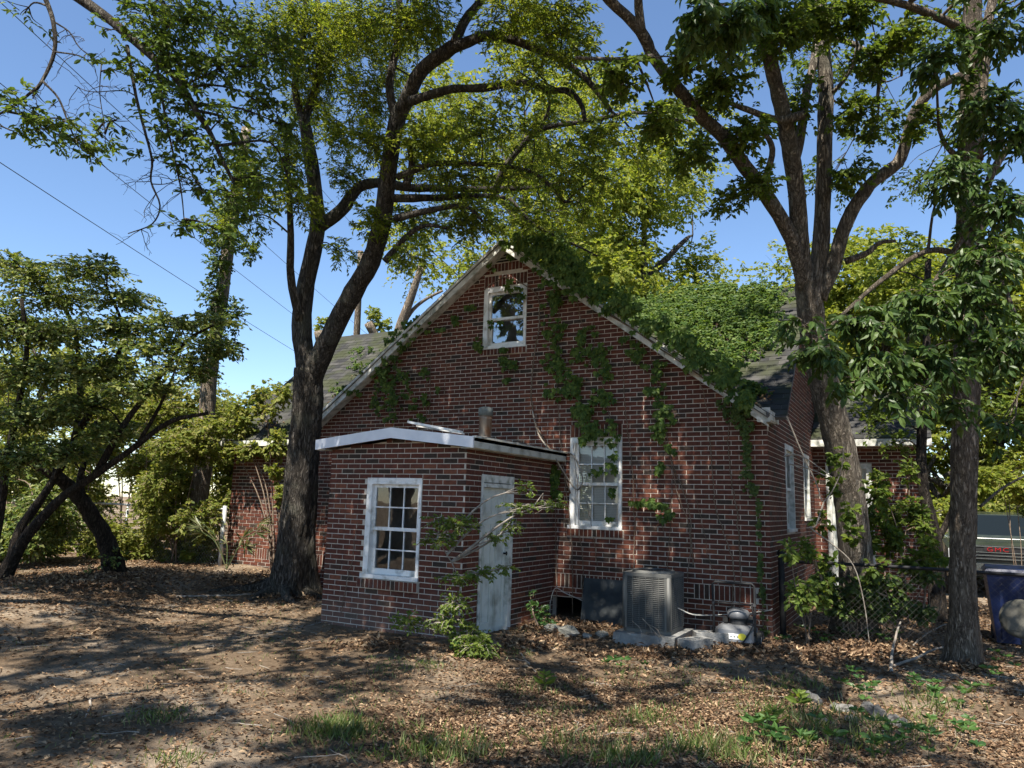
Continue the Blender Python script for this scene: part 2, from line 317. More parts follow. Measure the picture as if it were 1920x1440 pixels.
# ------------------------------------------------------------------ ground
def ground():
    mt, N, L, out = mat('soil'); b = bsdf(N, L, out, .95, .1); g = N('ShaderNodeNewGeometry')
    n1 = N('ShaderNodeTexNoise'); n1.inputs['Scale'].default_value = .55; n1.inputs['Detail'].default_value = 9; n1.inputs['Roughness'].default_value = .65; L(g.outputs['Position'], n1.inputs[0])
    r1 = ramp(N, [(.36, (.105, .074, .047)), (.5, (.17, .128, .087)), (.62, (.28, .228, .17)), (.75, (.35, .29, .22))]); L(n1.outputs[0], r1.inputs[0])
    n2 = N('ShaderNodeTexNoise'); n2.inputs['Scale'].default_value = 26; n2.inputs['Detail'].default_value = 10; n2.inputs['Roughness'].default_value = .7; L(g.outputs['Position'], n2.inputs[0])
    r2 = ramp(N, [(.3, (.5, .47, .45)), (.7, (1.4, 1.35, 1.3))]); L(n2.outputs[0], r2.inputs[0])
    mx = N('ShaderNodeMix', data_type='RGBA', blend_type='MULTIPLY'); mx.inputs[0].default_value = .85; L(r1.outputs[0], mx.inputs[6]); L(r2.outputs[0], mx.inputs[7]); L(mx.outputs[2], b.inputs[0])
    bp = N('ShaderNodeBump'); bp.inputs['Strength'].default_value = .9; bp.inputs['Distance'].default_value = .05; L(n2.outputs[0], bp.inputs['Height']); L(bp.outputs[0], b.inputs['Normal'])
    s = np.sinh(np.linspace(-4.2, 4.2, 150)); s = s/s[-1]*300
    X, Y = np.meshgrid(s, s-3.0, indexing='ij'); Z = hills(X, Y); V = np.stack([X, Y, Z], -1).reshape(-1, 3)
    n = len(s); i, j = np.meshgrid(np.arange(n-1), np.arange(n-1), indexing='ij'); a = (i*n+j).ravel()
    G = Geo(); G.add(V, np.concatenate([np.stack([a, a+n, a+n+1], -1), np.stack([a, a+n+1, a+1], -1)]), 0.5)
    structure(G.build('ground', mt, smooth=True))
ground()

# ------------------------------------------------------------------ walls and bricks
PC, BL, JT = 0.0667, 0.2071, 0.0108
ZOFF = 0.640-10*PC
def frame(O, Ud, Nd):
    O = np.asarray(O, float); Ud = np.asarray(Ud, float); Nd = np.asarray(Nd, float)
    return lambda u, z, n=0.0: O+Ud*u+np.array([0, 0, 1.])*z+Nd*n
def wall_slab(G, P, u0, u1, zb, top, opens, th, knots=()):
    us = sorted({u0, u1, *[k for k in knots if u0 < k < u1], *[a for o in opens for a in (o[0], o[1]) if u0 < a < u1]})
    for a, b in zip(us[:-1], us[1:]):
        m_ = (a+b)/2; zs = [zb]
        cuts = sorted([(o[2], o[3]) for o in opens if o[0] <= m_ <= o[1]])
        seg = []; z = zb
        for c0, c1 in cuts: seg.append((z, c0)); z = c1
        seg.append((z, None))
        for s0, s1 in seg:
            ta, tb = (top(a), top(b)) if s1 is None else (s1, s1)
            if min(ta, tb)-s0 < 1e-4 and max(ta, tb)-s0 < 1e-3: continue
            poly = [P(a, s0), P(b, s0), P(b, max(tb, s0+1e-3)), P(a, max(ta, s0+1e-3))]
            off = P(0, 0, -th)-P(0, 0, 0)
            G.prism(poly, off, .5)
def brick_mesh(lu, lz):
    # one brick face standing proud of the joints, arris slightly worn
    G = Geo(); c = .0025; d = .006; hu, hz = lu/2, lz/2
    V = [(-hu, 0, -hz), (hu, 0, -hz), (hu, 0, hz), (-hu, 0, hz), (-hu, -d+c, -hz), (hu, -d+c, -hz), (hu, -d+c, hz), (-hu, -d+c, hz), (-hu+c, -d, -hz+c), (hu-c, -d, -hz+c), (hu-c, -d, hz-c), (-hu+c, -d, hz-c)]
    q = []
    for k in (0, 4):
        for i in range(4):
            j = (i+1) % 4; q += [[k+i, k+j, k+4+j], [k+i, k+4+j, k+4+i]]
    q += [[8, 9, 10], [8, 10, 11]]
    return np.array(V), np.array(q)
def lay(u0, u1, z0, z1, opens, clip, z_off=ZOFF, quoin=True):
    out = []; i0 = int(math.floor((z0-z_off)/PC)); i1 = int(math.ceil((z1-z_off)/PC))
    for i in range(i0, i1):
        za = z_off+i*PC+JT/2; zb = za+PC-JT
        if zb > z1+.02 or za < z0-.03: continue
        zm = (za+zb)/2; lo, hi = clip(zm); lo = max(lo, u0); hi = min(hi, u1)
        iv = [(lo, hi)]
        for o in opens:
            if o[2] < zm < o[3]:
                nv = []
                for a, b in iv:
                    if o[1] <= a or o[0] >= b: nv.append((a, b)); continue
                    if o[0] > a: nv.append((a, o[0]-.006))
                    if o[1] < b: nv.append((o[1]+.006, b))
                iv = nv
        off = (i % 2)*BL/2
        for a, b in iv:
            k = math.floor((a-u0-off)/BL)
            while True:
                s = u0+off+k*BL; e = s+BL-JT; k += 1
                if s > b-.03: break
                s2, e2 = max(s, a), min(e, b)
                if e2-s2 < .035: continue
                if s2-a < .03: s2 = a
                if b-e2 < .03: e2 = b
                out.append([s2, e2, za, zb])
    return out
def soldiers(u0, u1, z0, z1):
    n = max(1, round((u1-u0)/PC)); w = (u1-u0)/n
    return [[u0+i*w+JT/2, u0+(i+1)*w-JT/2, z0+JT/2, z1-JT/2] for i in range(n)]
BV, BQ = brick_mesh(1, 1)
def put_bricks(P, Ud, Nd, bricks, parent, mjoint, msingle, singles=0, rank=None, proud=0.0, rot=None):
    """the `singles` bricks that show largest become objects of their own; the rest is one joined part"""
    Ud = np.asarray(Ud, float); Nd = np.asarray(Nd, float); order = list(range(len(bricks)))
    if singles: order.sort(key=lambda i: rank(bricks[i]))
    single = set(order[:singles]); G = Geo(); cache = {}
    for i, (a, b, z0, z1) in enumerate(bricks):
        j = U(-.0015, .0025); c = P((a+b)/2, (z0+z1)/2, j+proud)
        key = (round(b-a, 2), round(z1-z0, 2))
        if i in single:
            if key not in cache:
                v, q = brick_mesh(*key); g = Geo(); g.add(v, q, .5); me = g.mesh('brick'); me.materials.append(msingle); cache[key] = me
            o = bpy.data.objects.new('brick', cache[key]); COL.objects.link(o); o.parent = parent; o.matrix_parent_inverse = parent_inv(parent)
            o.matrix_basis = Matrix(((Ud[0]*(b-a)/key[0], -Nd[0], 0, c[0]), (Ud[1]*(b-a)/key[0], -Nd[1], 0, c[1]), (0, 0, (z1-z0)/key[1], c[2]), (0, 0, 0, 1)))
        else:
            v, q = brick_mesh(b-a, z1-z0)
            G.add(c+v[:, :1]*Ud-v[:, 1:2]*Nd+v[:, 2:]*np.array([0, 0, 1.]), q, float(rng.random()))
    if G.V: G.build('brickwork', mjoint, parent, kind='stuff')

RX, RZ, RS = -0.96, 5.965, 0.738        # front gable ridge
WX0, WX1 = -5.0, 3.13
def gable_top(u): return RZ-.10-RS*abs(u-RX)
house = thing('brick_house', 'old red brick house with steep front gable, creeper and dark shingle roof', 'house', (-2, 3, 0))
MW = (.255, 1.085, 1.305, 2.655); GW = (-1.376, -.565, 4.155, 5.21); CRAWL = (.0, .485, -.1, .30)
def build_gable():
    P = frame((0, 0, 0), (1, 0, 0), (0, -1, 0)); fr = lambda zz: (RX-(RZ-.12-zz)/RS, RX+(RZ-.12-zz)/RS)
    G = Geo(); wall_slab(G, P, WX0, WX1, -.3, gable_top, [MW, GW, CRAWL], .14, (RX,))
    w = G.build('gable_wall', M_MORTAR, house)
    sol = [(.0, 1.19, .44, .64), (2.13, 2.935, .44, .64), (-4.78, -4.2, .44, .64), (MW[0], MW[1], MW[3]+.004, MW[3]+.204), (GW[0], GW[1], GW[3]+.004, GW[3]+.204), (-1.2, -.66, 5.475, 5.62)]
    roll = [(MW[0]-.03, MW[1]+.03, 1.19, 1.30), (GW[0]-.03, GW[1]+.02, 4.045, 4.15)]
    op = [MW, GW, CRAWL, *sol, *roll, (RX-.5, RX+.5, 5.62, 6)]
    br = lay(WX0, WX1+.004, -.06, RZ, op, fr)
    for s in sol: br += soldiers(*s)
    def rank(b):
        if b[1]-b[0] < .15 or b[0] < .05: return 1e3
        x, y, z = project(P((b[0]+b[1])/2, b[2], 0))
        return z+(3 if b[2] < .45 else 0)+(2 if b[2] > 2.95 else 0)
    put_bricks(P, (1, 0, 0), (0, -1, 0), br, w, M_BRICK, M_BRICKO, 295, rank)
    for r in roll: put_bricks(P, (1, 0, 0), (0, -1, 0), soldiers(*r), w, M_BRICK, M_BRICKO, 0, None, .028)
    G = Geo()
    for r in roll: G.box((r[0], -.028, r[2]), (r[1], .0, r[3]-.004), .5)
    G.build('sill_bed', M_MORTAR, w)
    # crawl space opening
    G = Geo(); G.box((-.3, 1.6, -.3), (1.0, 1.7, .6), .5); G.box((-.3, .15, .5), (1.0, 1.6, .55), .5); G.box((-.3, .15, -.3), (-.25, 1.6, .5), .5); G.box((.95, .15, -.3), (1.0, 1.6, .5), .5); G.build('crawl_space', M_DARK, house)
build_gable()

def window(name, parent, P, rect, cols, rows, gm, blind=False, frame_m=M_WHITE, depth=.07, casing=.085):
    """double hung window: casing, two sashes, muntins, panes"""
    u0, u1, z0, z1 = rect; N0 = P(0, 0, 1)-P(0, 0, 0); Ud = P(1, 0, 0)-P(0, 0, 0)
    def bx(G, a, b, c, d, n0, n1): 
        G.hexa([P(a, c, n0), P(b, c, n0), P(b, c, n1), P(a, c, n1), P(a, d, n0), P(b, d, n0), P(b, d, n1), P(a, d, n1)], .5)
    G = Geo(); e = .003
    bx(G, u0+e, u0+casing, z0+e, z1-e, -depth-.05, .012); bx(G, u1-casing*.55, u1-e, z0+e, z1-e, -depth-.05, .010)
    bx(G, u0+casing, u1-casing*.55, z1-casing, z1-e, -depth-.05, .011); bx(G, u0-.02, u1+.01, z0-.004, z0+.045, -depth-.05, .034)
    fo = G.build(name, frame_m, parent); parent = fo
    a, b = u0+casing, u1-casing*.55; c, d = z0+.045, z1-casing; mid = (c+d)/2; st = .042
    for nm, (zz0, zz1), n in (('upper_sash', (mid-.02, d), -.035), ('lower_sash', (c, mid+.02), -.075)):
        G = Geo(); bx(G, a, a+st, zz0, zz1, n-.032, n); bx(G, b-st, b, zz0, zz1, n-.032, n); bx(G, a+st, b-st, zz0, zz0+(.045 if n > -.05 else .07), n-.032, n-.001); bx(G, a+st, b-st, zz1-.042, zz1, n-.032, n-.001)
        s = G.build(nm, frame_m, parent)
        pa, pb, pc, pd = a+st, b-st, zz0+(.045 if n > -.05 else .07), zz1-.042; mw = .017
        if cols > 1:
            G = Geo()
            for i in range(1, cols): u = pa+(pb-pa)*i/cols; bx(G, u-mw/2, u+mw/2, pc, pd, n-.028, n-.004)
            for i in range(1, rows):
                z = pc+(pd-pc)*i/rows; bx(G, pa, pb, z-mw/2, z+mw/2, n-.027, n-.005)
            G.build('muntin', frame_m, parent)
        for i in range(cols):
            for j in range(rows):
                G = Geo(); q = [pa+(pb-pa)*i/cols, pa+(pb-pa)*(i+1)/cols, pc+(pd-pc)*j/rows, pc+(pd-pc)*(j+1)/rows]; t = U(-.0012, .0012, 2)
                G.quad(P(q[0], q[2], n-.016+t[0]), P(q[1], q[2], n-.016-t[0]), P(q[1], q[3], n-.016+t[1]), P(q[0], q[3], n-.016-t[1]), .5)
                G.build('pane', gm, parent)
    if blind:
        G = Geo(); z = c+.01
        while z < d:
            p = [P(a+.01, z, -.155), P(b-.01, z, -.155), P(b-.01, z+.021, -.137), P(a+.01, z+.021, -.137)]
            G.quad(*p, .5); z += .024
        G.build('blind', M_BLIND, parent)
PG = frame((0, 0, 0), (1, 0, 0), (0, -1, 0))
window('window', house, PG, MW, 3, 2, M_GLASS, True)
window('gable_window', house, PG, GW, 1, 1, M_GLASSG, False)
# rooms behind the windows
G = Geo(); G.box((-1.7, .9, 3.9), (-.2, .95, 5.4), .5); G.box((-1.75, .15, 3.85), (-.15, .95, 3.9), .5); G.box((.1, 1.2, 1.0), (1.3, 1.25, 2.9), .5); G.build('room_wall', M_PLASTER, house)
# louvred gable vent
v = Geo()
v.prism([(RX-.34, -.012, 5.635), (RX+.34, -.012, 5.635), (RX, -.012, 5.89)], (0, .02, 0), .5); vo = v.build('gable_vent', M_DARK, house)
for i in range(4):
    z = 5.645+i*.052; hw = .33*(1-(z-5.635)/.27)
    Geo().hexa([(RX-hw, -.055, z), (RX+hw, -.055, z), (RX+hw, -.014, z+.028), (RX-hw, -.014, z+.028), (RX-hw, -.053, z+.01), (RX+hw, -.053, z+.01), (RX+hw, -.014, z+.038), (RX-hw, -.014, z+.038)], .5).build('louvre', M_GREYP, vo)
def rake(sign, name):
    G = Geo(); L_ = 4.12; y0 = -.19; e = np.array([sign, 0, -RS])/math.hypot(1, RS)
    up = np.array([sign*RS, 0, 1])/math.hypot(1, RS)
    A = np.array([RX, y0, RZ+.015]); B = A+np.array([sign*L_, 0, -RS*L_])
    def board(a, b, off0, off1, ya, yb):
        p = []
        for yy in (ya, yb):
            for q, o in ((a, off0), (b, off0), (b, off1), (a, off1)): p.append(q+np.array([0, yy-y0, 0])+np.array([0, 0, o]))
        G.hexa(p, .5)
    n = 3
    for k in range(n):
        a = A+(B-A)*(k/n)+(B-A)*.0008; b = A+(B-A)*((k+1)/n)-(B-A)*.0008
        board(a, b, -.185, -.058, y0-.003*(k % 2), y0+.022)
    board(A, B, -.062, -.012, y0-.024, y0+.01)                    # crown strip
    board(A, B, -.19, -.165, y0+.024, -.004)                    # soffit
    return G.build(name, M_WHITED, house)
rake(-1, 'rake_board'); rake(1, 'rake_board')
G = Geo(); G.box((3.04, -.188, 2.80), (3.21, -.166, 2.99), .5); G.box((3.04, -.166, 2.81), (3.2, .3, 2.83), .5); G.box((3.19, -.166, 2.83), (3.21, .5, 2.96), .5); G.build('eave_return', M_WHITED, house)

# ---------------------------------------------------------------- roofs
def shingle_slope(parent, O, Ud, Sd, width, length, vis, nmax, name='shingles', expo=.135, tabw=.305, skip=lambda p: False):
    """O = lower left corner, Ud along the eave, Sd up the slope (unit)."""
    O = np.asarray(O, float); Ud = np.asarray(Ud, float); Sd = unit(Sd); Nn = np.cross(Ud, Sd); Nn = Nn if Nn[2] > 0 else -Nn
    G = Geo(); tabs = []
    for r in range(int(length/expo)):
        s = r*expo; u = -(r % 2)*tabw/2
        while u < width-.02:
            a, b = max(u, 0), min(u+tabw-.008, width); u += tabw
            if b-a < .05 or skip(O+Ud*(a+b)/2+Sd*s): continue
            tabs.append((a, b, s))
    base = {}
    vis_t = [t for t in tabs if vis(O+Ud*(t[0]+t[1])/2+Sd*t[2]) and t[1]-t[0] > .28][:nmax]; vs_ = set(vis_t)
    def corners(w): return np.array([(-w/2, 0, .000), (w/2, 0, .0), (w/2, expo+.03, -.006), (-w/2, expo+.03, -.006), (-w/2, 0, .009), (w/2, 0, .009), (w/2, expo+.03, .003), (-w/2, expo+.03, .003)])
    for t in tabs:
        c = O+Ud*(t[0]+t[1])/2+Sd*(t[2]+U(-.004, .004))+Nn*U(.0, .003); w = t[1]-t[0]
        if t in vs_:
            if 'm' not in base:
                g = Geo(); g.hexa(corners(w), .5); base['m'] = g.mesh('shingle'); base['m'].materials.append(M_SHINGO)
            o = bpy.data.objects.new('shingle', base['m']); COL.objects.link(o); o.parent = parent; o.matrix_parent_inverse = parent_inv(parent)
            o.matrix_basis = Matrix(((Ud[0], Sd[0], Nn[0], c[0]), (Ud[1], Sd[1], Nn[1], c[1]), (Ud[2], Sd[2], Nn[2], c[2]), (0, 0, 0, 1)))
        else:
            K = corners(w); G.hexa(c+K[:, :1]*Ud+K[:, 1:2]*Sd+K[:, 2:]*Nn, float(rng.random()))
    if G.V: G.build(name, M_SHING, parent, kind='stuff')
MS = .88; MY, MZ = 3.2, 5.57; EY = -.02; EZ = MZ-MS*(MY-EY)
def deck(P4, th=.05, name='roof_deck', m_=None):
    P4 = [np.asarray(p, float) for p in P4]; n = unit(np.cross(P4[1]-P4[0], P4[-1]-P4[0])); n = n if n[2] > 0 else -n
    return Geo().prism(P4, -n*th, .5).build(name, m_ or M_ROLL, house)
XL, XR = -7.55, 3.36
YI = .17; ZI = MZ-MS*(MY-YI)
r1 = deck([(XL, EY, EZ), (-5.06, EY, EZ), (-5.06, YI, ZI), (XR, YI, ZI), (XR, MY, MZ), (XL, MY, MZ)], name='main_roof')
r2 = deck([(XL, MY, MZ), (XR, MY, MZ), (XR, 6.5, MZ-MS*3.3), (XL, 6.5, MZ-MS*3.3)], name='rear_roof')
def seen(p):
    x, y, z = project(p); return (1330 < x < 1500 and 560 < y < 745) or (440 < x < 548 and 690 < y < 830) or (650 < x < 760 and 620 < y < 720)
shingle_slope(r1, (XL, EY, EZ+.004), (1, 0, 0), (0, 1, MS), XR-XL, math.hypot(MY-EY, MZ-EZ), seen, 280, skip=lambda p: p[0] > -5.1 and p[1] < YI+.01)
G = Geo(); G.hexa([(XL, MY-.15, MZ-.12), (XR, MY-.15, MZ-.12), (XR, MY+.15, MZ-.12), (XL, MY+.15, MZ-.12), (XL, MY-.01, MZ+.03), (XR, MY-.01, MZ+.03), (XR, MY+.01, MZ+.03), (XL, MY+.01, MZ+.03)], .4); G.build('ridge_cap', M_SHING, house)
for sgn in (-1, 1):
    x1 = RX+sgn*4.17; z1 = RZ-RS*4.17
    d_ = deck([(RX, -.2, RZ), (x1, -.2, z1), (x1, .35, z1), (RX, 3.6, RZ)], name='front_gable_roof')
    shingle_slope(d_, (x1, -.205, z1+.006), (0, 1, 0), (-sgn, 0, RS), .55, 5.1, lambda p: False, 0)
# left wing wall, right end wall and rear lean-to
def plain_wall(name, O, Ud, Nd, u1, zb, top, opens, extra=(), knots=(), th=.14, sol=(), clip=None):
    P = frame(O, Ud, Nd); G = Geo(); wall_slab(G, P, .004, u1-.004, zb, top, opens, th, knots); w = G.build(name, M_MORTAR, house)
    ztop = max(top(0), top(u1), *[top(k) for k in knots], 0)
    br = lay(0, u1, zb+.25, ztop, list(opens)+list(sol), clip or (lambda z: (0, u1) if z < top(u1/2) else (1, 0)))
    for s in sol: br += soldiers(*s)
    put_bricks(P, Ud, Nd, br, w, M_BRICK, M_BRICKO); return P, w
plain_wall('left_wing_wall', (-7.45, .3, 0), (1, 0, 0), (0, -1, 0), 2.5, 0, lambda u: 2.86, [], sol=[(.75, 1.75, .44, .64)])
plain_wall('left_end_wall', (-7.453, 6.1, 0), (0, -1, 0), (-1, 0, 0), 5.8, 0, lambda u: 2.8, [])
def endtop(u): return min(MZ-.1-MS*abs(u-MY), 5.5)
def endclip(z): 
    k = (MZ-.12-z)/MS; return (max(0, MY-k), min(6.1, MY+k))
WE = [(1.43, 2.28, 1.34, 2.66), (3.4, 4.2, 1.5, 2.66)]
PE, we = plain_wall('right_end_wall', (3.131, 0, 0), (0, 1, 0), (1, 0, 0), 6.1, -.3, endtop, WE, knots=(MY,), clip=endclip)
for r_ in WE:
    window('side_window', house, PE, r_, 1, 1, M_GLASS, False, M_WHITED)
DR = (.22, 1.0, -.3, 2.56)
PB, wb = plain_wall('rear_wing_wall', (3.13, 4.85, 0), (1, 0, 0), (0, -1, 0), 1.82, -.3, lambda u: 2.93, [DR])
G = Geo(); G.box((3.13+DR[0]+.003, 4.80, 0), (3.13+DR[0]+.09, 4.9, 2.555), .5); G.box((3.13+DR[1]-.09, 4.80, 0), (3.13+DR[1]-.003, 4.9, 2.555), .5); G.box((3.13+DR[0]+.09, 4.80, 2.46), (3.13+DR[1]-.09, 4.9, 2.555), .5); G.build('rear_door_frame', M_WHITED, house)
rd = Geo().box((3.13+DR[0]+.09, 4.87, 0), (3.13+DR[1]-.09, 4.91, 2.46), .5).build('rear_door', M_DOOR, house)
for k in range(3): Geo().box((3.13+DR[0]+.17, 4.862, .25+k*.72), (3.13+DR[1]-.17, 4.871, .8+k*.72), .5).build('door_panel', M_WHITE, rd)
lw_top = 3.85
d3 = deck([(3.14, 4.55, 2.99), (5.12, 4.55, 2.99), (5.12, 6.1, lw_top+.25), (3.14, 6.1, lw_top+.25)], name='rear_wing_roof')
shingle_slope(d3, (3.145, 4.548, 2.996), (1, 0, 0), (0, 1.55, 1.11), 1.97, 1.9, lambda p: 1590 < project(p)[0] < 1725, 60)
G = Geo(); G.box((3.14, 4.525, 2.86), (5.12, 4.548, 2.985), .5); G.box((3.14, 4.548, 2.86), (5.12, 4.85, 2.875), .5); G.build('rear_wing_fascia', M_WHITED, house)
plain_wall('rear_wing_end', (4.951, 4.85, 0), (0, 1, 0), (1, 0, 0), 1.3, -.3, lambda u: 2.93, [])
G = Geo(); G.box((-7.55, -.045, EZ-.12), (-5.07, -.022, EZ-.01), .5); G.box((-7.55, -.02, EZ-.12), (-5.07, .3, EZ-.105), .5); G.build('left_eave_fascia', M_WHITED, house)
# chimney stump on the ridge
cb = onX(714, 628, -3.0)
G = Geo(); cx0, cy0 = -4.6, 3.75; G.box((cx0-.3, cy0-.25, 4.4), (cx0+.3, cy0+.25, 5.68), .5); ch = G.build('chimney', M_MORTAR, house)
put_bricks(frame((cx0-.3, cy0-.25, 0), (1, 0, 0), (0, -1, 0)), (1, 0, 0), (0, -1, 0), lay(0, .6, 5.2, 5.7, [], lambda z: (0, .6)), ch, M_BRICK, M_BRICKO)

# ---------------------------------------------------------------- annex
annex = thing('brick_annex', 'small flat-gabled brick utility room with white six-pane window and weathered side door', 'annex', (-1.1, -1.27, 0))
AX0, AY = -2.19, -2.54
AWIN = (-1.53, -.642, .645, 1.925); ADOOR = (.37, 1.225, -.05, 2.0)
def build_annex():
    P = frame((0, AY, 0), (1, 0, 0), (0, -1, 0)); G = Geo()
    wall_slab(G, P, AX0, 0, -.3, lambda u: 2.42-.11*abs(u+1.05), [AWIN], .14, (-1.05,)); w = G.build('front_wall', M_MORTAR, annex)
    sill = (AWIN[0]-.05, AWIN[1]+.02, .515, .635)
    br = lay(AX0, .006, -.12, 2.42, [AWIN, sill, (sill[0]+.0, sill[1], .45, .52)], lambda z: (AX0, .006) if z < 2.3 else (-1.05-(2.43-z)/.11, -1.05+(2.43-z)/.11))
    br += lay(AX0, .006, .44, .5, [(AX0, sill[0], 0, 9), (sill[1], 0, 0, 9)], lambda z: (AX0, 0))
    put_bricks(P, (1, 0, 0), (0, -1, 0), br, w, M_ABRICK, M_ABRICKO, 300, lambda b: -(b[1]-b[0]) if b[1]-b[0] < .15 else -1-b[2])
    put_bricks(P, (1, 0, 0), (0, -1, 0), soldiers(*sill), w, M_ABRICK, M_ABRICKO, 0, None, .045)
    G = Geo(); G.box((sill[0], AY-.045, sill[2]), (sill[1], AY, sill[3]-.004), .5); G.build('sill_bed', M_MORTAR, w)
    window('window', annex, P, AWIN, 3, 2, M_GLASS)
    P2 = frame((0.001, AY, 0), (0, 1, 0), (1, 0, 0)); G = Geo(); wall_slab(G, P2, .004, 2.536, -.3, lambda u: 2.3, [ADOOR], .14); w2_ = G.build('side_wall', M_MORTAR, annex)
    br = lay(0, 2.54, -.12, 2.3, [ADOOR], lambda z: (0, 2.54)); put_bricks(P2, (0, 1, 0), (1, 0, 0), br, w2_, M_BRICK, M_BRICKO)
    P3 = frame((AX0-.002, 0, 0), (0, -1, 0), (-1, 0, 0)); G = Geo(); wall_slab(G, P3, .004, 2.536, -.3, lambda u: 2.3, [], .14); w3 = G.build('far_side_wall', M_MORTAR, annex)
    put_bricks(P3, (0, -1, 0), (-1, 0, 0), lay(0, 2.53, -.12, 2.3, [], lambda z: (0, 2.54)), w3, M_BRICK, M_BRICKO)
    # door
    a, b, z1 = AY+ADOOR[0], AY+ADOOR[1], ADOOR[3]
    G = Geo(); G.box((-.11, a+.003, -.05), (.014, a+.05, z1-.002), .5); G.box((-.11, b-.10, -.05), (.016, b-.003, z1-.002), .5); G.box((-.11, a+.05, z1-.10), (.012, b-.10, z1-.004), .5); G.box((-.1, a+.05, z1-.165), (.02, b-.09, z1-.112), .5)
    G.build('door_frame', M_WHITED, annex)
    d = Geo().box((-.085, a+.052, -.02), (-.045, b-.102, z1-.168), .5).build('door', M_DOOR, annex)
    wv = (b-.102)-(a+.052); y0 = a+.052
    for ci in (0, 1):
        for (z0_, z1_) in ((.12, .72), (.82, 1.38), (1.47, 1.74)):
            ya = y0+.09+ci*(wv-.06)/2; yb = ya+(wv-.06)/2-.10
            G = Geo(); x = -.0445
            for (q0, q1, r0, r1) in ((ya, yb, z0_, z0_+.018), (ya, yb, z1_-.018, z1_), (ya, ya+.018, z0_+.018, z1_-.018), (yb-.018, yb, z0_+.018, z1_-.018)): G.box((x, q0, r0), (x+.012, q1, r1), .5)
            G.box((x, ya+.04, z0_+.04), (x+.008, yb-.04, z1_-.04), .5)
            G.build('door_panel', M_DOOR, d)
    Geo().tube([(-.045, b-.16, .98), (.0, b-.16, .98), (.012, b-.16, .98)], [.012, .012, .028], 12).build('door_knob', M_BLACKM, d)
    # roof: low gable
    yf, yb_ = -2.70, -.004; rx = -1.07; zt = 2.565; xe0, xe1, ze = -2.36, .185, 2.425
    for xx in (xe0, xe1):
        Geo().prism([(rx, yf+.03, zt-.006), (xx, yf+.03, ze-.006), (xx, yb_, ze-.006), (rx, yb_, zt-.006)], (0, 0, -.045), .5).build('annex_roof', M_ROLL, annex)
    G = Geo(); h = .135
    for xx, sg in ((xe0, -1), (xe1, 1)):
        G.hexa([(rx, yf, zt-h), (xx, yf, ze-h), (xx, yf+.024, ze-h), (rx, yf+.024, zt-h), (rx, yf, zt), (xx, yf, ze), (xx, yf+.024, ze), (rx, yf+.024, zt)], .5)
    G.build('front_fascia', M_ALU, annex)
    G = Geo(); G.box((xe0+.002, yf+.026, ze-h-.004), (AX0, AY, ze-h+.008), .5); G.box((.0, yf+.026, ze-h-.004), (xe1-.026, yb_, ze-h+.008), .5); G.build('soffit', M_WHITED, annex, kind='stuff')
    G = Geo(); G.box((xe1-.024, yf+.026, ze-h+.004), (xe1, yb_, ze-.012), .5); G.box((xe1-.03, yf+.026, ze-.011), (xe1+.03, yb_, ze+.012), .5); G.build('side_fascia', M_GREYP, annex)
    G = Geo(); G.box((xe0, yf+.026, ze-h), (xe0+.022, yb_, ze-.01), .5); G.build('far_fascia', M_GREYP, annex)
    G = Geo()
    for i in range(9):
        y = -2.3+i*.27; G.obox((xe1-.05-.05*U(0, 1), y, ze+.018+U(0, .012)), (unit((1, U(-.1, .1), -.08)), (0, 1, 0), (0, 0, 1)), (.09, .13, .004), float(rng.random()))
    G.build('lifted_roofing', M_ROLL, annex)
    # vent pipe
    c = (-.49, -1.3, 0); G = Geo(); G.lathe(c, [(.092, 2.42), (.09, 2.8), (.097, 2.81), (.097, 2.835), (.085, 2.84), (.085, 2.86)], 20); vp = G.build('vent_pipe', M_RUST, annex, True)
    Geo().lathe(c, [(.082, 2.858), (.103, 2.862), (.106, 2.93), (.1, 2.975), (.06, 2.99), (0.001, 2.992)], 20).build('pipe_cap', M_PIPECAP, vp, True)
    # inside: things seen through the panes
    G = Geo(); G.box((AX0+.14, AY+.14, -.02), (-.14, -.02, .0), .5); G.build('annex_floor', M_CONC, annex)
    Geo().box((AX0+.14, -.06, .0), (-1.25, -.02, 2.25), .5).build('plaster_panel', M_PLASTER, annex)
    G = Geo(); x0, x1 = -.95, -.35
    G.box((x0-.1, -.07, .0), (x0, -.016, 2.05), .5); G.box((x1, -.07, 0), (x1+.1, -.016, 2.05), .5); G.box((x0, -.07, 1.95), (x1, -.016, 2.05), .5); G.build('inner_door_frame', M_WHITE, annex)
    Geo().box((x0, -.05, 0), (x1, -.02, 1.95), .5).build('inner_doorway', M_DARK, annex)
build_annex()
# loose board lying on the annex roof
a, b = onY(738, 789, -2.45), onY(836, 811, -2.3)
zr = lambda x: 2.565-.11*abs(x+1.07)
a = np.array([-.98, -2.45, 2.66]); b = np.array([-.18, -2.4, 2.515])
G = Geo().beam(a, b, .07, .03); G.beam(a+[.06, .12, -.045], b+[-.1, .2, -.0], .1, .018)
tag(G.build('loose_board', M_WHITE), 'loose white painted trim board lying on the annex roof', 'board')

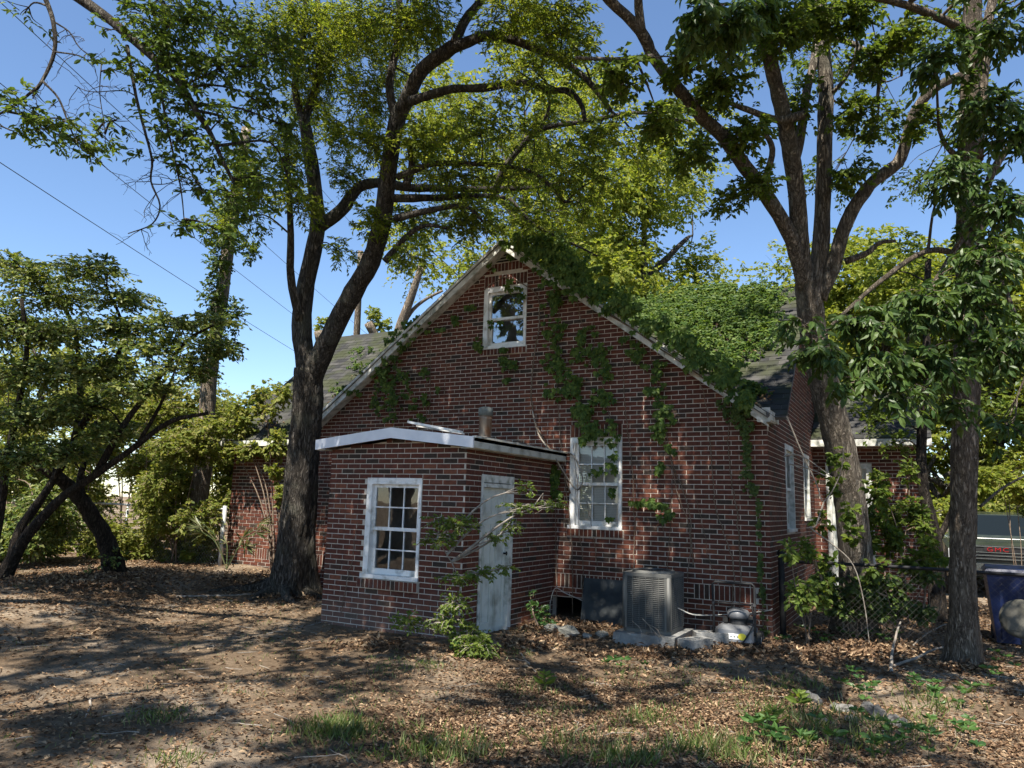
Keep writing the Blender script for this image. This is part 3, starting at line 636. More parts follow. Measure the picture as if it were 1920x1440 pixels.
# ---------------------------------------------------------------- leaves and branches
def leaf_geo(G, P, D, Ln, Wd, fold=.22, broad=False, up=None):
    n = len(P); D = unit(D); ref = rng.normal(size=(n, 3)) if up is None else np.asarray(up)+rng.normal(0, .45, (n, 3))
    S = unit(np.cross(D, ref)); Nn = np.cross(S, D); Ln = np.broadcast_to(Ln, (n,))[:, None]; Wd = np.broadcast_to(Wd, (n,))[:, None]
    r = rng.random(n)
    if not broad:
        V = np.stack([P, P+D*Ln*.5+S*Wd*.5+Nn*Wd*fold, P+D*Ln-Nn*Ln*.12, P+D*Ln*.5-S*Wd*.5+Nn*Wd*fold], 1)
        Fc = np.array([[0, 1, 2], [0, 2, 3]])
    else:
        V = np.stack([P, P+D*Ln*.3+S*Wd*.42+Nn*Wd*fold, P+D*Ln*.68+S*Wd*.4+Nn*Wd*fold*.6, P+D*Ln-Nn*Ln*.15, P+D*Ln*.68-S*Wd*.4+Nn*Wd*fold*.6, P+D*Ln*.3-S*Wd*.42+Nn*Wd*fold, P+D*Ln*.5], 1)
        Fc = np.array([[0, 1, 6], [1, 2, 6], [2, 3, 6], [3, 4, 6], [4, 5, 6], [5, 0, 6]])
    k = V.shape[1]; idx = (np.arange(n)[:, None, None]*k+Fc[None]).reshape(-1, 3)
    G.add(V.reshape(-1, 3), idx, np.repeat(r, len(Fc)))
def sprays(GL, GT, C, Rv, ntw, lpt, Ln, Wd, droop=.15, broad=False, tw=.004, aniso=None, up=None):
    """ntw twigs inside the ellipsoid C,Rv (Rv = 3 axis vectors), lpt leaves on each"""
    C = np.asarray(C, float); A = np.asarray(Rv, float)
    d = unit(rng.normal(size=(ntw, 3))); rr = rng.random(ntw)**.45
    end = (d*rr[:, None])@A; st = end*U(.2, .75, ntw)[:, None]+rng.normal(0, .12, (ntw, 3))@A
    lim = np.linalg.norm(end-st, axis=1, keepdims=True); mx = max(Ln*9, .25); f = np.minimum(1, mx/np.maximum(lim, 1e-6)); st = end-(end-st)*f
    s, e = C+st, C+end; L_ = np.linalg.norm(e-s, axis=1); e = e+np.array([0, 0, -1.])*(droop*L_)[:, None]
    mid = (s+e)/2+np.array([0, 0, 1.])*(.12*L_)[:, None]
    t = np.tile(np.linspace(.15, 1, lpt), (ntw, 1))+U(-.06, .06, (ntw, lpt)); t = np.clip(t, 0, 1)[..., None]
    P = (1-t)**2*s[:, None]+2*t*(1-t)*mid[:, None]+t*t*e[:, None]
    tan = unit(2*(1-t)*(mid-s)[:, None]+2*t*(e-mid)[:, None]); side = unit(np.cross(tan, np.array([.1, .05, 1.])))
    sg = np.where(np.arange(lpt) % 2 == 0, 1., -1.)[None, :, None]
    D = tan*.75+side*sg*.85+rng.normal(0, .38, P.shape)+np.array([0, 0, -droop*1.3])
    P = P.reshape(-1, 3); D = D.reshape(-1, 3)
    k_ = U(.45, 1.25, len(P)); leaf_geo(GL, P, D, Ln*k_*U(.9, 1.1, len(P)), Wd*k_*U(.8, 1.25, len(P)), broad=broad, up=np.tile(SUN*.75, (len(P), 1)) if up is None else up)
    if GT is not None:
        n = ntw; Q = np.stack([s, mid, e], 1); o_ = unit(np.cross(e-s, rng.normal(size=(n, 3))))
        V = np.stack([Q-o_[:, None]*(tw*np.array([1.3, 1, .4]))[None, :, None], Q+o_[:, None]*(tw*np.array([1.3, 1, .4]))[None, :, None]], 2).reshape(-1, 3)
        q = np.array([[0, 1, 3], [0, 3, 2], [2, 3, 5], [2, 5, 4]]); GT.add(V, (np.arange(n)[:, None, None]*6+q[None]).reshape(-1, 3), .5)
def ell(rx, ry, rz): return np.diag([rx, ry, rz])
def scr(rx, ry, rd): return np.stack([CR*rx, CU*ry, CW*rd])
def limb_pts(pl, d0, d1, sub=4, wob=0.0, seed=0):
    n = len(pl); P = [at(x, y, d0+(d1-d0)*i/(n-1)) for i, (x, y) in enumerate(pl)]
    return smoothline(P, sub, wob, seed)
def limb(G, pl, d0, d1, r0, r1, n=9, sub=4, flare=0, rough=.05, pts=None):
    P = limb_pts(pl, d0, d1, sub) if pts is None else pts
    k = len(P); t = np.linspace(0, 1, k); R = r0+(r1-r0)*t**.85
    if flare: R = R+flare*np.exp(-t*k/sub*2.2)
    RR = R[:, None]*(1+rng.normal(0, rough, (k, n)))
    if n >= 24:        # furrowed bark: ridges that wander slowly up the trunk
        w_ = rng.normal(0, 1, n); acc = []
        for i in range(k):
            w_ = .86*w_+.5*rng.normal(0, 1, n); acc.append(w_.copy())
        RR = R[:, None]*(1+.034*np.array(acc)+.012*rng.normal(0, 1, (k, n)))
    if flare: RR = RR*(1+.22*np.exp(-t*k/sub*2.0)[:, None]*np.sin(np.arange(n)*2*math.pi*5/n+1)[None, :])
    G.tube(P, RR, n, True, .5); return P
class Tree:
    def __init__(s, name, label, base, bark, leaf, group=None, cat='tree'):
        s.t = thing(name, label, cat, base, group); s.G = Geo(); s.T = Geo(); s.L = Geo(); s.P = []; s.bark = bark; s.leaf = leaf
    def limb(s, pl, d0, d1, r0, r1, **k):
        P = limb(s.G, pl, d0, d1, r0, r1, **k); s.P.append(P); return P
    def world(s, pts, r0, r1, **k):
        P = limb(s.G, None, 0, 0, r0, r1, pts=smoothline(pts, k.pop('sub', 5)), **k); s.P.append(P); return P
    def crown(s, C, Rv, ntw, lpt, Ln, Wd, link=True, br=.018, **k):
        C = np.asarray(C, float)
        if link and s.P:
            A = np.concatenate(s.P); d = np.linalg.norm(A-C, axis=1)+np.maximum(0, A[:, 2]-C[2])*.6; b = A[np.argmin(d)]
            L_ = np.linalg.norm(C-b)
            if L_ > .12:
                mid = (b+C)/2+np.array([0, 0, .12*L_])+rng.normal(0, .07*L_, 3); q = smoothline([b, mid, C], 4)
                s.T.tube(q, np.linspace(min(br, .02*L_+.006), .005, len(q)), 5, False, .5)
                for _ in range(3):
                    e = C+(unit(rng.normal(size=3))*U(.4, .8))@np.asarray(Rv); s.T.tube(smoothline([q[-3], (q[-2]+e)/2+rng.normal(0, .04*L_, 3), e], 3), np.linspace(.007, .003, 7), 4, False, .5)
        sprays(s.L, None if k.pop('notw', False) else s.T, C, Rv, ntw, lpt, Ln, Wd, **k)
    def done(s, tn='trunk', cn='crown'):
        if s.G.V: s.G.build(tn, s.bark, s.t, True)
        if s.T.V: s.T.build('branches', s.bark, s.t, True)
        if s.L.V: s.L.build(cn, s.leaf, s.t)
        return s.t

def px(r, d): return r*d/F
def crowns(T, lst, Ln, Wd, dens=1.0, lpt=9, rd=None, **k):
    for c in lst:
        x, y, d, rx, ry = c[:5]; f = c[5] if len(c) > 5 else 1.0
        a, b = px(rx, d), px(ry, d); T.crown(at(x, y, d), scr(a, b, rd or (a+b)/2), max(6, int(rx*ry*dens*f/60)), lpt, Ln, Wd, **k)
# ---------------------------------------------------------------- the big oak left of the gable
ob = onG(548, 1112); od = project(ob)[2]
T = Tree('oak_tree', 'large dark-barked oak forking low beside the left end of the gable', ob, M_BARK_OAK, LF_OAK)
T.limb([(547, 1125), (556, 1000), (568, 860), (577, 760), (580, 690)], od, od, .285, .235, n=34, sub=16, flare=.22)
T.limb([(578, 720), (565, 610), (575, 530), (592, 450), (595, 400), (583, 300), (568, 215)], od, od+.6, .175, .105, n=12)
T.limb([(568, 225), (553, 165), (567, 83), (573, 10), (570, -60)], od+.6, od+.4, .07, .045)
T.limb([(570, 225), (592, 165), (600, 90), (597, 20), (590, -60)], od+.6, od+1, .08, .045)
T.limb([(562, 600), (545, 520), (545, 440), (540, 330), (535, 250)], od, od-.6, .08, .035)
T.limb([(582, 715), (610, 650), (650, 570), (695, 490), (718, 410), (727, 330), (743, 233), (763, 187), (790, 133), (850, 87)], od, od-1.6, .185, .10, n=12)
T.limb([(850, 87), (873, 37), (903, 0), (930, -50)], od-1.6, od-1.8, .08, .05)
T.limb([(845, 92), (910, 67), (953, 72), (1000, 90), (1047, 110), (1097, 147), (1122, 175), (1145, 207)], od-1.6, od-2.6, .085, .03)
T.limb([(768, 190), (800, 180), (847, 167), (907, 165), (980, 155), (1030, 170), (1067, 170), (1090, 197), (1097, 227)], od-1.4, od-2.2, .075, .03)
T.limb([(745, 332), (770, 322), (813, 307), (860, 307), (947, 311), (1010, 330), (1060, 380)], od-1.2, od-1.6, .055, .025)
T.limb([(598, 425), (640, 395), (672, 352), (715, 343), (770, 352), (830, 353), (900, 355), (1005, 352)], od+.3, od+.2, .125, .04)
T.limb([(928, 362), (945, 318), (973, 280), (1013, 243), (1080, 230), (1120, 223), (1180, 212), (1230, 214), (1290, 228)], od+.1, od-1.2, .065, .022)
T.limb([(735, 372), (813, 371), (897, 367), (947, 371)], od-.9, od-.4, .07, .035)
T.limb([(722, 490), (763, 443), (797, 423), (840, 428)], od-.9, od-1.3, .06, .02)
T.limb([(740, 410), (813, 393), (873, 387), (905, 415)], od-1.1, od-1.6, .06, .02)
T.limb([(760, 350), (772, 310), (765, 260)], od-1.2, od-1.2, .07, .04)
T.limb([(745, 230), (730, 160), (745, 80), (750, -30)], od-1.1, od-.6, .08, .045)
T.limb([(1013, 243), (1030, 200), (1025, 170)], od-.6, od-1, .03, .02)
T.limb([(955, 372), (1000, 420), (1060, 450), (1120, 480)], od-.3, od+.2, .035, .015)
for a_, L_ in ((-2.6, 1.3), (-1.9, .9), (-1.1, 1.1), (-.3, .7), (2.9, 1.0), (-3.4, 1.4)):
    q = [ob+[math.cos(a_+.12*k)*(.18+L_*k/4), math.sin(a_+.12*k)*(.18+L_*k/4), 0] for k in range(5)]
    q = np.array([[p[0], p[1], float(hills(p[0], p[1]))+[.22, .07, .02, -.01, -.05][k]] for k, p in enumerate(q)]); T.world(q, .13, .035, n=8)
OC = [(600, 110, 12.6, 80, 100), (690, 50, 12, 90, 70), (770, 50, 11.2, 80, 60), (690, 180, 12, 70, 60), (640, 250, 12.4, 55, 50), (700, 270, 11, 50, 50), (815, 40, 10.6, 60, 40),
 (960, 30, 10, 90, 42), (1050, 50, 9.6, 80, 50), (900, 240, 10.6, 100, 45, .5), (1000, 255, 10.2, 100, 50, .5), (1085, 110, 9.4, 55, 45), (850, 330, 11, 90, 55, .6), (960, 330, 10.8, 100, 50, .6), (1060, 320, 10.2, 75, 55, .7),
 (790, 270, 11, 50, 45), (1110, 270, 9.8, 45, 55), (1000, 415, 11.6, 100, 40), (880, 415, 11.4, 80, 40), (1095, 390, 11, 50, 50), (540, 280, 12, 55, 55), (480, 350, 11.8, 55, 60), (430, 420, 11.6, 40, 40, .7),
 (560, 370, 11.6, 50, 50), (650, 330, 12.6, 45, 45), (700, 415, 11.2, 45, 35), (770, 480, 11, 45, 35, .6), (640, 470, 12.2, 30, 40, .6), (500, 70, 12, 70, 60), (560, 30, 12.4, 70, 50), (1150, 240, 9.4, 45, 35, .7), (1200, 280, 9.6, 45, 50, .6), (1010, 150, 9.8, 60, 40, .7), (940, 190, 10.2, 60, 30, .6), (960, 130, 9.8, 50, 30, .5), (1130, 330, 10, 40, 50, .6), (1060, 470, 13, 60, 35)]
OC += [(1010, 20, 11.5, 70, 40, .6), (860, 190, 12.5, 70, 50, .4), (740, 130, 13, 60, 60, .7), (1040, 220, 12.5, 80, 60, .3), (930, 270, 13, 90, 50, .3), (1090, 340, 12.5, 60, 70, .5), (900, 390, 13.5, 120, 45, .5), (1040, 410, 13.5, 90, 45, .5), (780, 420, 12.5, 60, 40), (640, 60, 13.5, 80, 60), (580, 200, 13.5, 60, 60)]
T.P = T.P[:-6] if False else [p for p in T.P if p[:, 2].max() > 1.5]
OC = [(x, y, d, rx, ry, (f[0] if f else 1)*(.5 if 930 < x < 1250 and 80 < y < 440 else 1)) for x, y, d, rx, ry, *f in OC]
crowns(T, OC, .09, .029, 3.0, 11, rd=1.2)
T.done()
# ---------------------------------------------------------------- oak behind the right fence
rb = onG(1602, 1192); rdp = project(rb)[2]
T = Tree('oak_tree', 'leaning grey-barked oak with several upright leaders behind the chain-link fence post', rb, M_BARK_R, LF_R)
T.limb([(1602, 1205), (1606, 1080), (1592, 930), (1566, 800), (1540, 700), (1522, 600), (1515, 520)], rdp, rdp-.3, .215, .16, n=30, sub=13, flare=.1)
d0 = rdp-.3
T.limb([(1510, 545), (1485, 450), (1433, 360), (1397, 313), (1357, 257), (1317, 220), (1277, 173), (1227, 110), (1200, 57), (1143, 0), (1100, -60)], d0, d0-2.2, .105, .05, n=10)
T.limb([(1203, 62), (1197, 0), (1200, -60)], d0-2.0, d0-2.2, .05, .04)
T.limb([(1512, 540), (1500, 460), (1494, 361), (1483, 289), (1469, 217), (1451, 144), (1436, 72), (1428, -40)], d0, d0-.9, .12, .08, n=10)
T.limb([(1488, 310), (1501, 253), (1512, 173), (1523, 130), (1535, 60)], d0-.4, d0+.2, .065, .05)
T.limb([(1522, 540), (1538, 470), (1544, 325), (1548, 217), (1548, 144), (1541, 72), (1535, -40)], d0, d0+.2, .115, .085, n=10)
T.limb([(1535, 560), (1562, 500), (1588, 415), (1631, 347), (1682, 307), (1700, 260), (1712, 217), (1736, 181), (1770, 155), (1830, 130)], d0, d0-.6, .105, .05, n=10)
T.limb([(1548, 80), (1562, 72), (1609, 87), (1642, 112), (1649, 144), (1645, 188)], d0+.1, d0-.6, .045, .022)
T.limb([(1609, 88), (1595, 130), (1570, 165), (1552, 175)], d0-.2, d0+.1, .03, .025)
T.limb([(1650, 150), (1665, 153), (1690, 142)], d0-.5, d0-.6, .014, .006)
T.limb([(1585, 490), (1625, 475), (1650, 455), (1680, 452)], d0-.1, d0-.3, .05, .02)
T.limb([(1505, 215), (1460, 225), (1400, 205), (1360, 190)], d0-.6, d0-1, .06, .025)
T.limb([(1435, 365), (1438, 330), (1448, 280), (1430, 250), (1390, 248), (1370, 268)], d0-.4, d0-1, .05, .02)
T.limb([(1222, 108), (1160, 112), (1080, 108)], d0-2, d0-2.4, .04, .015)
RC = [(1160, 140, 7.6, 60, 35, .7), (1240, 230, 7.8, 55, 40, .7), (1280, 110, 7.8, 50, 40, .8), (1350, 165, 8.2, 60, 45, .8), (1400, 250, 8.6, 45, 45, .8), (1300, 290, 8.6, 50, 40, .6), (1420, 340, 8.8, 45, 40, .7), (1360, 380, 9.2, 40, 30, .6),
 (1600, 210, 9, 35, 45, .8), (1640, 110, 8.8, 60, 35, .7), (1590, 330, 9.4, 40, 40, .7), (1690, 70, 8.6, 50, 35, .8), (1520, 40, 9, 60, 40), (1460, 60, 8.6, 50, 60), (1590, 40, 9, 60, 40), (1720, 230, 8.8, 40, 30, .7), (1640, 240, 9, 40, 25, .5), (1500, 200, 9.4, 30, 60, .6), (1360, 60, 8, 60, 40, .8)]
crowns(T, RC, .08, .048, 3.4, 10, rd=.7)
for c in [(4.2, .8, 8.2), (5.0, 1.8, 8.8), (3.4, 1.6, 9.0), (4.6, 2.8, 8.2), (5.6, .6, 8.4), (3.8, 3.0, 7.4), (5.2, 3.2, 7.2), (2.9, .2, 8.6), (6.0, 2.0, 7.6)]: T.crown(c, ell(.8, .8, .5), 60, 9, .085, .05)
# leafy shoots and ivy low on the trunk
for (x, y, d) in [(1560, 900, 9.2), (1590, 960, 9.2), (1545, 980, 9.2), (1640, 920, 9.1), (1600, 1010, 9.1), (1555, 1060, 9.2), (1640, 1060, 9.2), (1570, 860, 9.3)]:
    T.crown(at(x, y, d), scr(.17, .2, .12), 14, 6, .085, .06, link=False, broad=True)
T.done()
G = Geo()
for pl in ([(1475, 780), (1500, 840), (1530, 905), (1545, 940), (1575, 890), (1583, 830)], [(1545, 940), (1530, 985), (1520, 990), (1560, 1020), (1600, 1060), (1620, 1130), (1630, 1205)], [(1470, 855), (1495, 853), (1520, 865), (1560, 895)], [(1480, 870), (1520, 880), (1550, 893)]):
    q = limb_pts(pl, 9.2, 8.9); G.tube(q, np.linspace(.011, .006, len(q)), 6, True, .5)
tag(G.build('hanging_vine', M_DEADSTEM), 'bare grey vine stems twisting in front of the leaning oak trunk', 'vine')
# ---------------------------------------------------------------- near trunk at the right
nb = onG(1808, 1248); nd = project(nb)[2]
T = Tree('camphor_tree', 'straight ridged trunk standing right of the fence, ivy clad above, drooping glossy leaves', nb, M_BARK_N, LF_BIG)
T.limb([(1808, 1262), (1806, 1130), (1805, 1000), (1806, 850), (1808, 700), (1812, 500), (1815, 300), (1820, 120), (1826, -60)], nd, nd+.3, .135, .095, n=26, sub=14, flare=.10)
T.limb([(1822, 1010), (1826, 850), (1832, 700), (1838, 500), (1842, 380), (1880, 290), (1930, 255)], nd+.12, nd+.2, .05, .04, n=10)
T.limb([(1830, 300), (1840, 180), (1850, 60), (1870, -40)], nd+.2, nd+.5, .075, .05, n=9)
T.limb([(1838, 950), (1880, 915), (1930, 888)], nd+.2, nd+.4, .018, .011)
T.limb([(1790, 290), (1772, 270), (1760, 240)], nd+.3, nd+.3, .035, .02)
T.limb([(1812, 480), (1740, 470), (1660, 520), (1580, 590), (1520, 650)], nd+.1, nd-1.2, .04, .012)
T.limb([(1815, 430), (1770, 500), (1720, 590), (1690, 680)], nd, nd-1.4, .035, .01)
T.limb([(1818, 420), (1860, 480), (1900, 580), (1930, 660)], nd, nd-1.0, .035, .01)
T.limb([(1820, 60), (1700, 10), (1560, -20), (1400, -30), (1330, 10)], nd+.3, nd-2.2, .05, .015)
NC = [(1760, 110, 7.6, 55, 45), (1870, 60, 7.8, 55, 50), (1850, 200, 7.6, 60, 55), (1790, 330, 7.5, 55, 55), (1880, 390, 7.2, 50, 70), (1720, 570, 6.9, 75, 55), (1620, 600, 6.7, 60, 45), (1820, 560, 7, 80, 75), (1540, 655, 6.5, 50, 42), (1640, 680, 6.6, 70, 45), (1750, 680, 6.7, 70, 50), (1880, 650, 6.7, 55, 75), (1850, 480, 7.1, 65, 60), (1900, 250, 7.4, 40, 60),
 (1500, 610, 6.7, 30, 35, .7), (1590, 720, 6.5, 45, 30, .7), (1690, 740, 6.5, 60, 30, .6), (1300, 30, 5.6, 45, 40), (1370, 45, 5.7, 55, 45), (1420, 20, 5.9, 40, 40), (1780, 760, 6.9, 50, 40, .6), (1885, 800, 7, 40, 50, .4)]
crowns(T, NC, .11, .046, 1.25, 8, rd=.5, droop=.45, broad=True)
for h_ in [(5.7, 1.6, .6), (6.3, 1.5, .8), (5.6, .9, .3), (6.6, .8, .3), (6.0, 2.2, .9), (6.6, 2.4, .6), (5.2, 1.2, .4), (4.6, 1.5, .6), (6.0, .4, .2)]:  # unseen leaf clumps added along the sun's path to shade the bin
    h_ = np.array(h_); T.crown(h_+SUN*((U(6.5, 8.5)-h_[2])/SUN[2]), ell(.7, .7, .4), 50, 8, .11, .05, droop=.4, broad=True)
for y in range(60, 700, 42):   # ivy on the trunk
    T.crown(at(1812+random.uniform(-14, 14), y, nd-.1), scr(.16, .16, .14), 10, 6, .075, .06, link=False, broad=True)
T.done()
# slim tree between rear wing and near trunk
sb = onY(1750, 1030, 3.6); sb[2] = 0.0
T = Tree('slim_tree', 'slim dark tree standing behind the fence beside the rear wing', sb, M_BARK_D, LF_R)
sx, sy, sd = project(sb)
T.world([sb+[0, 0, -.05], sb+[.03, 0, 1.2], sb+[-.1, 0, 2.4], sb+[.05, .1, 4], sb+[.2, .2, 6]], .12, .05, n=9, flare=.04)
T.world([sb+[.0, 0, 1.1], sb+[.35, .1, 1.9], sb+[.6, .3, 3.2]], .06, .03, n=7)
for _ in range(16): T.crown(sb+[U(-1, 1.2), U(-.8, .8), U(2.6, 6.4)], ell(.5, .5, .4), 26, 8, .09, .05)
T.done()

# ---------------------------------------------------------------- left side: fence tree, leaning trunk, privet, thicket
fb = onG(345, 1046); fd = project(fb)[2]
T = Tree('ivy_tree', 'pale leaning trunk behind the galvanised fence, its top wrapped in ivy', fb, M_BARK_L, LF_IVY)
T.limb([(340, 1060), (362, 990), (378, 900), (386, 800), (392, 720), (402, 640), (418, 540), (432, 440), (448, 340), (462, 240)], fd, fd+.4, .22, .10, n=14, sub=5, flare=.14)
for (x, y, rx, ry) in [(398, 620, 34, 40), (402, 560, 34, 45), (408, 500, 32, 42), (420, 445, 34, 40), (430, 390, 34, 40), (445, 330, 32, 36), (440, 590, 25, 40), (432, 650, 28, 30), (378, 700, 18, 25), (470, 470, 22, 26), (455, 290, 28, 30)]:
    T.crown(at(x, y, fd-.2), scr(px(rx, fd), px(ry, fd), .4), int(rx*ry/17), 8, .085, .055, link=False)
T.done()
lb = onG(212, 1072); ld = project(lb)[2]
T = Tree('leaning_tree', 'dark rough trunk leaning left between the privet and the galvanised fence', lb, M_BARK_D, LF_BUSH)
T.limb([(218, 1085), (205, 1030), (178, 975), (150, 935), (122, 905), (85, 880), (30, 850)], ld, ld-1.2, .16, .07, n=14, sub=5, flare=.06, rough=.09)
T.limb([(160, 950), (150, 900), (165, 850), (180, 790)], ld-.4, ld, .07, .03)
for (x, y, rx, ry) in [(215, 1045, 22, 18), (190, 1060, 18, 12), (170, 850, 50, 35), (90, 850, 50, 35)]:
    T.crown(at(x, y, ld-.4), scr(px(rx, ld), px(ry, ld), .4), int(rx*ry/30), 8, .06, .035)
T.done()
bb = onG(14, 1085); bd = project(bb)[2]
T = Tree('privet_tree', 'spreading multi-stemmed evergreen with glossy leaves at the yard edge', bb, M_BARK_D, LF_BUSH)
T.limb([(0, 1095), (40, 1020), (75, 975), (120, 930), (180, 890), (250, 840), (320, 790), (390, 775)], bd, bd-.3, .10, .025, n=10, flare=.04)
T.limb([(10, 1095), (35, 1000), (60, 960), (100, 900), (140, 820), (150, 720), (140, 620), (110, 560)], bd, bd+.6, .085, .025, n=10)
T.limb([(-20, 1060), (0, 960), (10, 880), (30, 780), (50, 660), (40, 560)], bd-.3, bd-.8, .08, .025)
T.limb([(180, 890), (230, 800), (290, 720), (350, 640), (400, 610)], bd-.1, bd-.5, .06, .015)
T.limb([(140, 820), (200, 720), (230, 620), (200, 540)], bd+.3, bd, .06, .015)
T.limb([(255, 838), (300, 760), (330, 690)], bd-.2, bd-.4, .035, .012)
BC = [(60, 520, 0, 60, 34), (165, 510, 0, 60, 32), (110, 560, .3, 80, 32), (235, 560, 0, 60, 30), (90, 625, -.4, 90, 40), (220, 620, -.3, 75, 36), (330, 610, -.4, 65, 28), (400, 655, -.3, 55, 28), (290, 655, -.5, 60, 30), (60, 700, -.6, 80, 40), (170, 690, -.5, 80, 36), (350, 690, -.6, 60, 30), (270, 730, -.5, 60, 30), (60, 780, -.6, 75, 40), (150, 760, -.4, 60, 34), (30, 860, -.6, 50, 45), (120, 850, -.3, 55, 35), (210, 810, -.2, 50, 30), (20, 610, -.6, 40, 60), (10, 490, 0, 40, 30), (410, 600, -.4, 35, 20), (215, 500, 0, 30, 20, .5)]
crowns(T, [(x, y, bd+dd, rx, ry, *r) for x, y, dd, rx, ry, *r in BC], .08, .042, 4.1, 9, rd=1.1, droop=.05)
T.done()
def shrub(name, label, base, leaf, cl, Ln, Wd, lpt=8, group=None, stems=4, bark=M_STEM, broad=False, cat='shrub', **k):
    T = Tree(name, label, base, bark, leaf, group, cat); base = np.asarray(base, float)
    for i in range(stems):
        c = cl[i % len(cl)]; e = np.asarray(c[0], float); T.world([base+rng.normal(0, .05, 3)*[1, 1, 0]-[0, 0, .04], base+(e-base)*[.35, .35, .55]+rng.normal(0, .05, 3), e], c[3] if len(c) > 3 else .022, .006, n=6)
    for c in cl: T.crown(c[0], c[1] if np.ndim(c[1]) == 2 else ell(*c[1]), c[2], lpt, Ln, Wd, broad=broad, **k)
    return T.done('stems', 'foliage')
TH = [(60, 1010, 150, 'dense tangle of dry and green brush under the privet'), (150, 880, 170, 'tall sunlit brush behind the dark leaning trunk'), (265, 900, 150, 'tall yellow-green brush right of the dark leaning trunk'), (330, 950, 110, 'sunny brush along the galvanised fence rail'), (440, 860, 100, 'leafy brush between the pale leaning trunk and the brick wing')]
TH += [(60, 860, 180, 'shaded brush wall behind the privet stems'), (230, 820, 260, 'tall leafy brush bank far behind the galvanised fence'), (400, 850, 160, 'leafy bank far behind the pale leaning trunk')]
for i, (x, y, w, lab) in enumerate(TH):
    d = ld+1.0+[0, 2.2, 2.0, 1.5, 3.8, 2.6, 4.4, 5.0][i]; top = [890, 720, 700, 800, 740, 700, 690, 720][i]; cl = []
    base = at(x, 1040, d); base[2] = hills(base[0], base[1])
    for k in range(13):
        xx = x+U(-w/2, w/2); yy = U(top, 1045); dd = d+U(-.7, .9); cl.append((at(xx, yy, dd), scr(px(U(34, 60), d), px(U(30, 50), d), .6), int(U(130, 185))))
    shrub('wild_brush', lab, base, LF_THICK if i else LF_BUSH, cl, .09, .052, 9)
# creeper mat over the left wing roof and wall
cl = []
for (x, y, rx, ry) in [(450, 800, 40, 30), (500, 770, 36, 26), (470, 845, 45, 22), (520, 830, 30, 34), (440, 840, 28, 18), (515, 885, 20, 24), (528, 930, 12, 30), (485, 740, 30, 20), (530, 740, 24, 26), (450, 770, 30, 22)]:
    P = onY(x, y, -.05); d = project(P)[2]; cl.append((P, scr(px(rx, d), px(ry, d), .28), int(rx*ry/13)))
P = onY(515, 1066, .1); P[2] = hills(P[0], P[1])
shrub('creeper_vine', 'thick sunlit creeper mat spilling over the brick left wing and its eave', P, LF_THICK, cl, .08, .06, 8, stems=5, cat='vine', broad=True)
# palmetto and dead stalks by the fence end
P = onG(425, 1068); G = Geo()
for k in range(9):
    a = U(0, 2*math.pi); e = U(.4, .9); tip = P+np.array([math.cos(a)*.5, math.sin(a)*.5, e]); st = smoothline([P, (P+tip)/2+[0, 0, .15], tip], 4)
    dirs = unit(np.array([math.cos(a), math.sin(a), .1])+rng.normal(0, .55, (11, 3))); leaf_geo(G, np.repeat(tip[None], 11, 0), dirs,   .3, .026, .1)
    G.tube(st, .007, 4, False)
tag(G.build('palmetto', LF_PALM), 'scraggly palmetto fan plant beside the galvanised fence post', 'plant')

# ---------------------------------------------------------------- trees behind the house and far woods
def far_tree(base, h, cr, nleaf, leaf, Ln, Wd, label, bark=M_BARK_OAK, ncl=26, group='trees behind the house', name='background_tree', low=.35):
    base = np.array([base[0], base[1], float(hills(base[0], base[1]))]); T = Tree(name, label, base, bark, leaf, group)
    top = base+[U(-.6, .6), U(-.6, .6), h*.85]; T.world([base-[0, 0, .1], base+[U(-.3, .3), U(-.3, .3), h*.3], base+[U(-.5, .5), U(-.5, .5), h*.6], top], h*.02+.05, .04, n=9, flare=.1)
    for i in range(5):
        a = U(0, 6.28); z = h*U(.35, .65); T.world([base+[0, 0, z], base+[math.cos(a)*cr*.3, math.sin(a)*cr*.3, z+h*.09], base+[math.cos(a+.3)*cr*.4, math.sin(a+.3)*cr*.4, z+h*.12]], h*.009+.03, .02, n=6)
    for i in range(ncl):
        dv = unit(rng.normal(size=3)); rr = rng.random()**.4; zc = h*(low+(1-low)*.5)
        C = base+[dv[0]*cr*rr*.9, dv[1]*cr*rr*.9, zc+dv[2]*rr*h*(1-low)*.48]; T.crown(C, ell(cr*U(.28, .42), cr*U(.28, .42), cr*U(.2, .32)), max(6, nleaf//ncl//10), 10, Ln, Wd, br=.03, notw=True)
    return T.done()
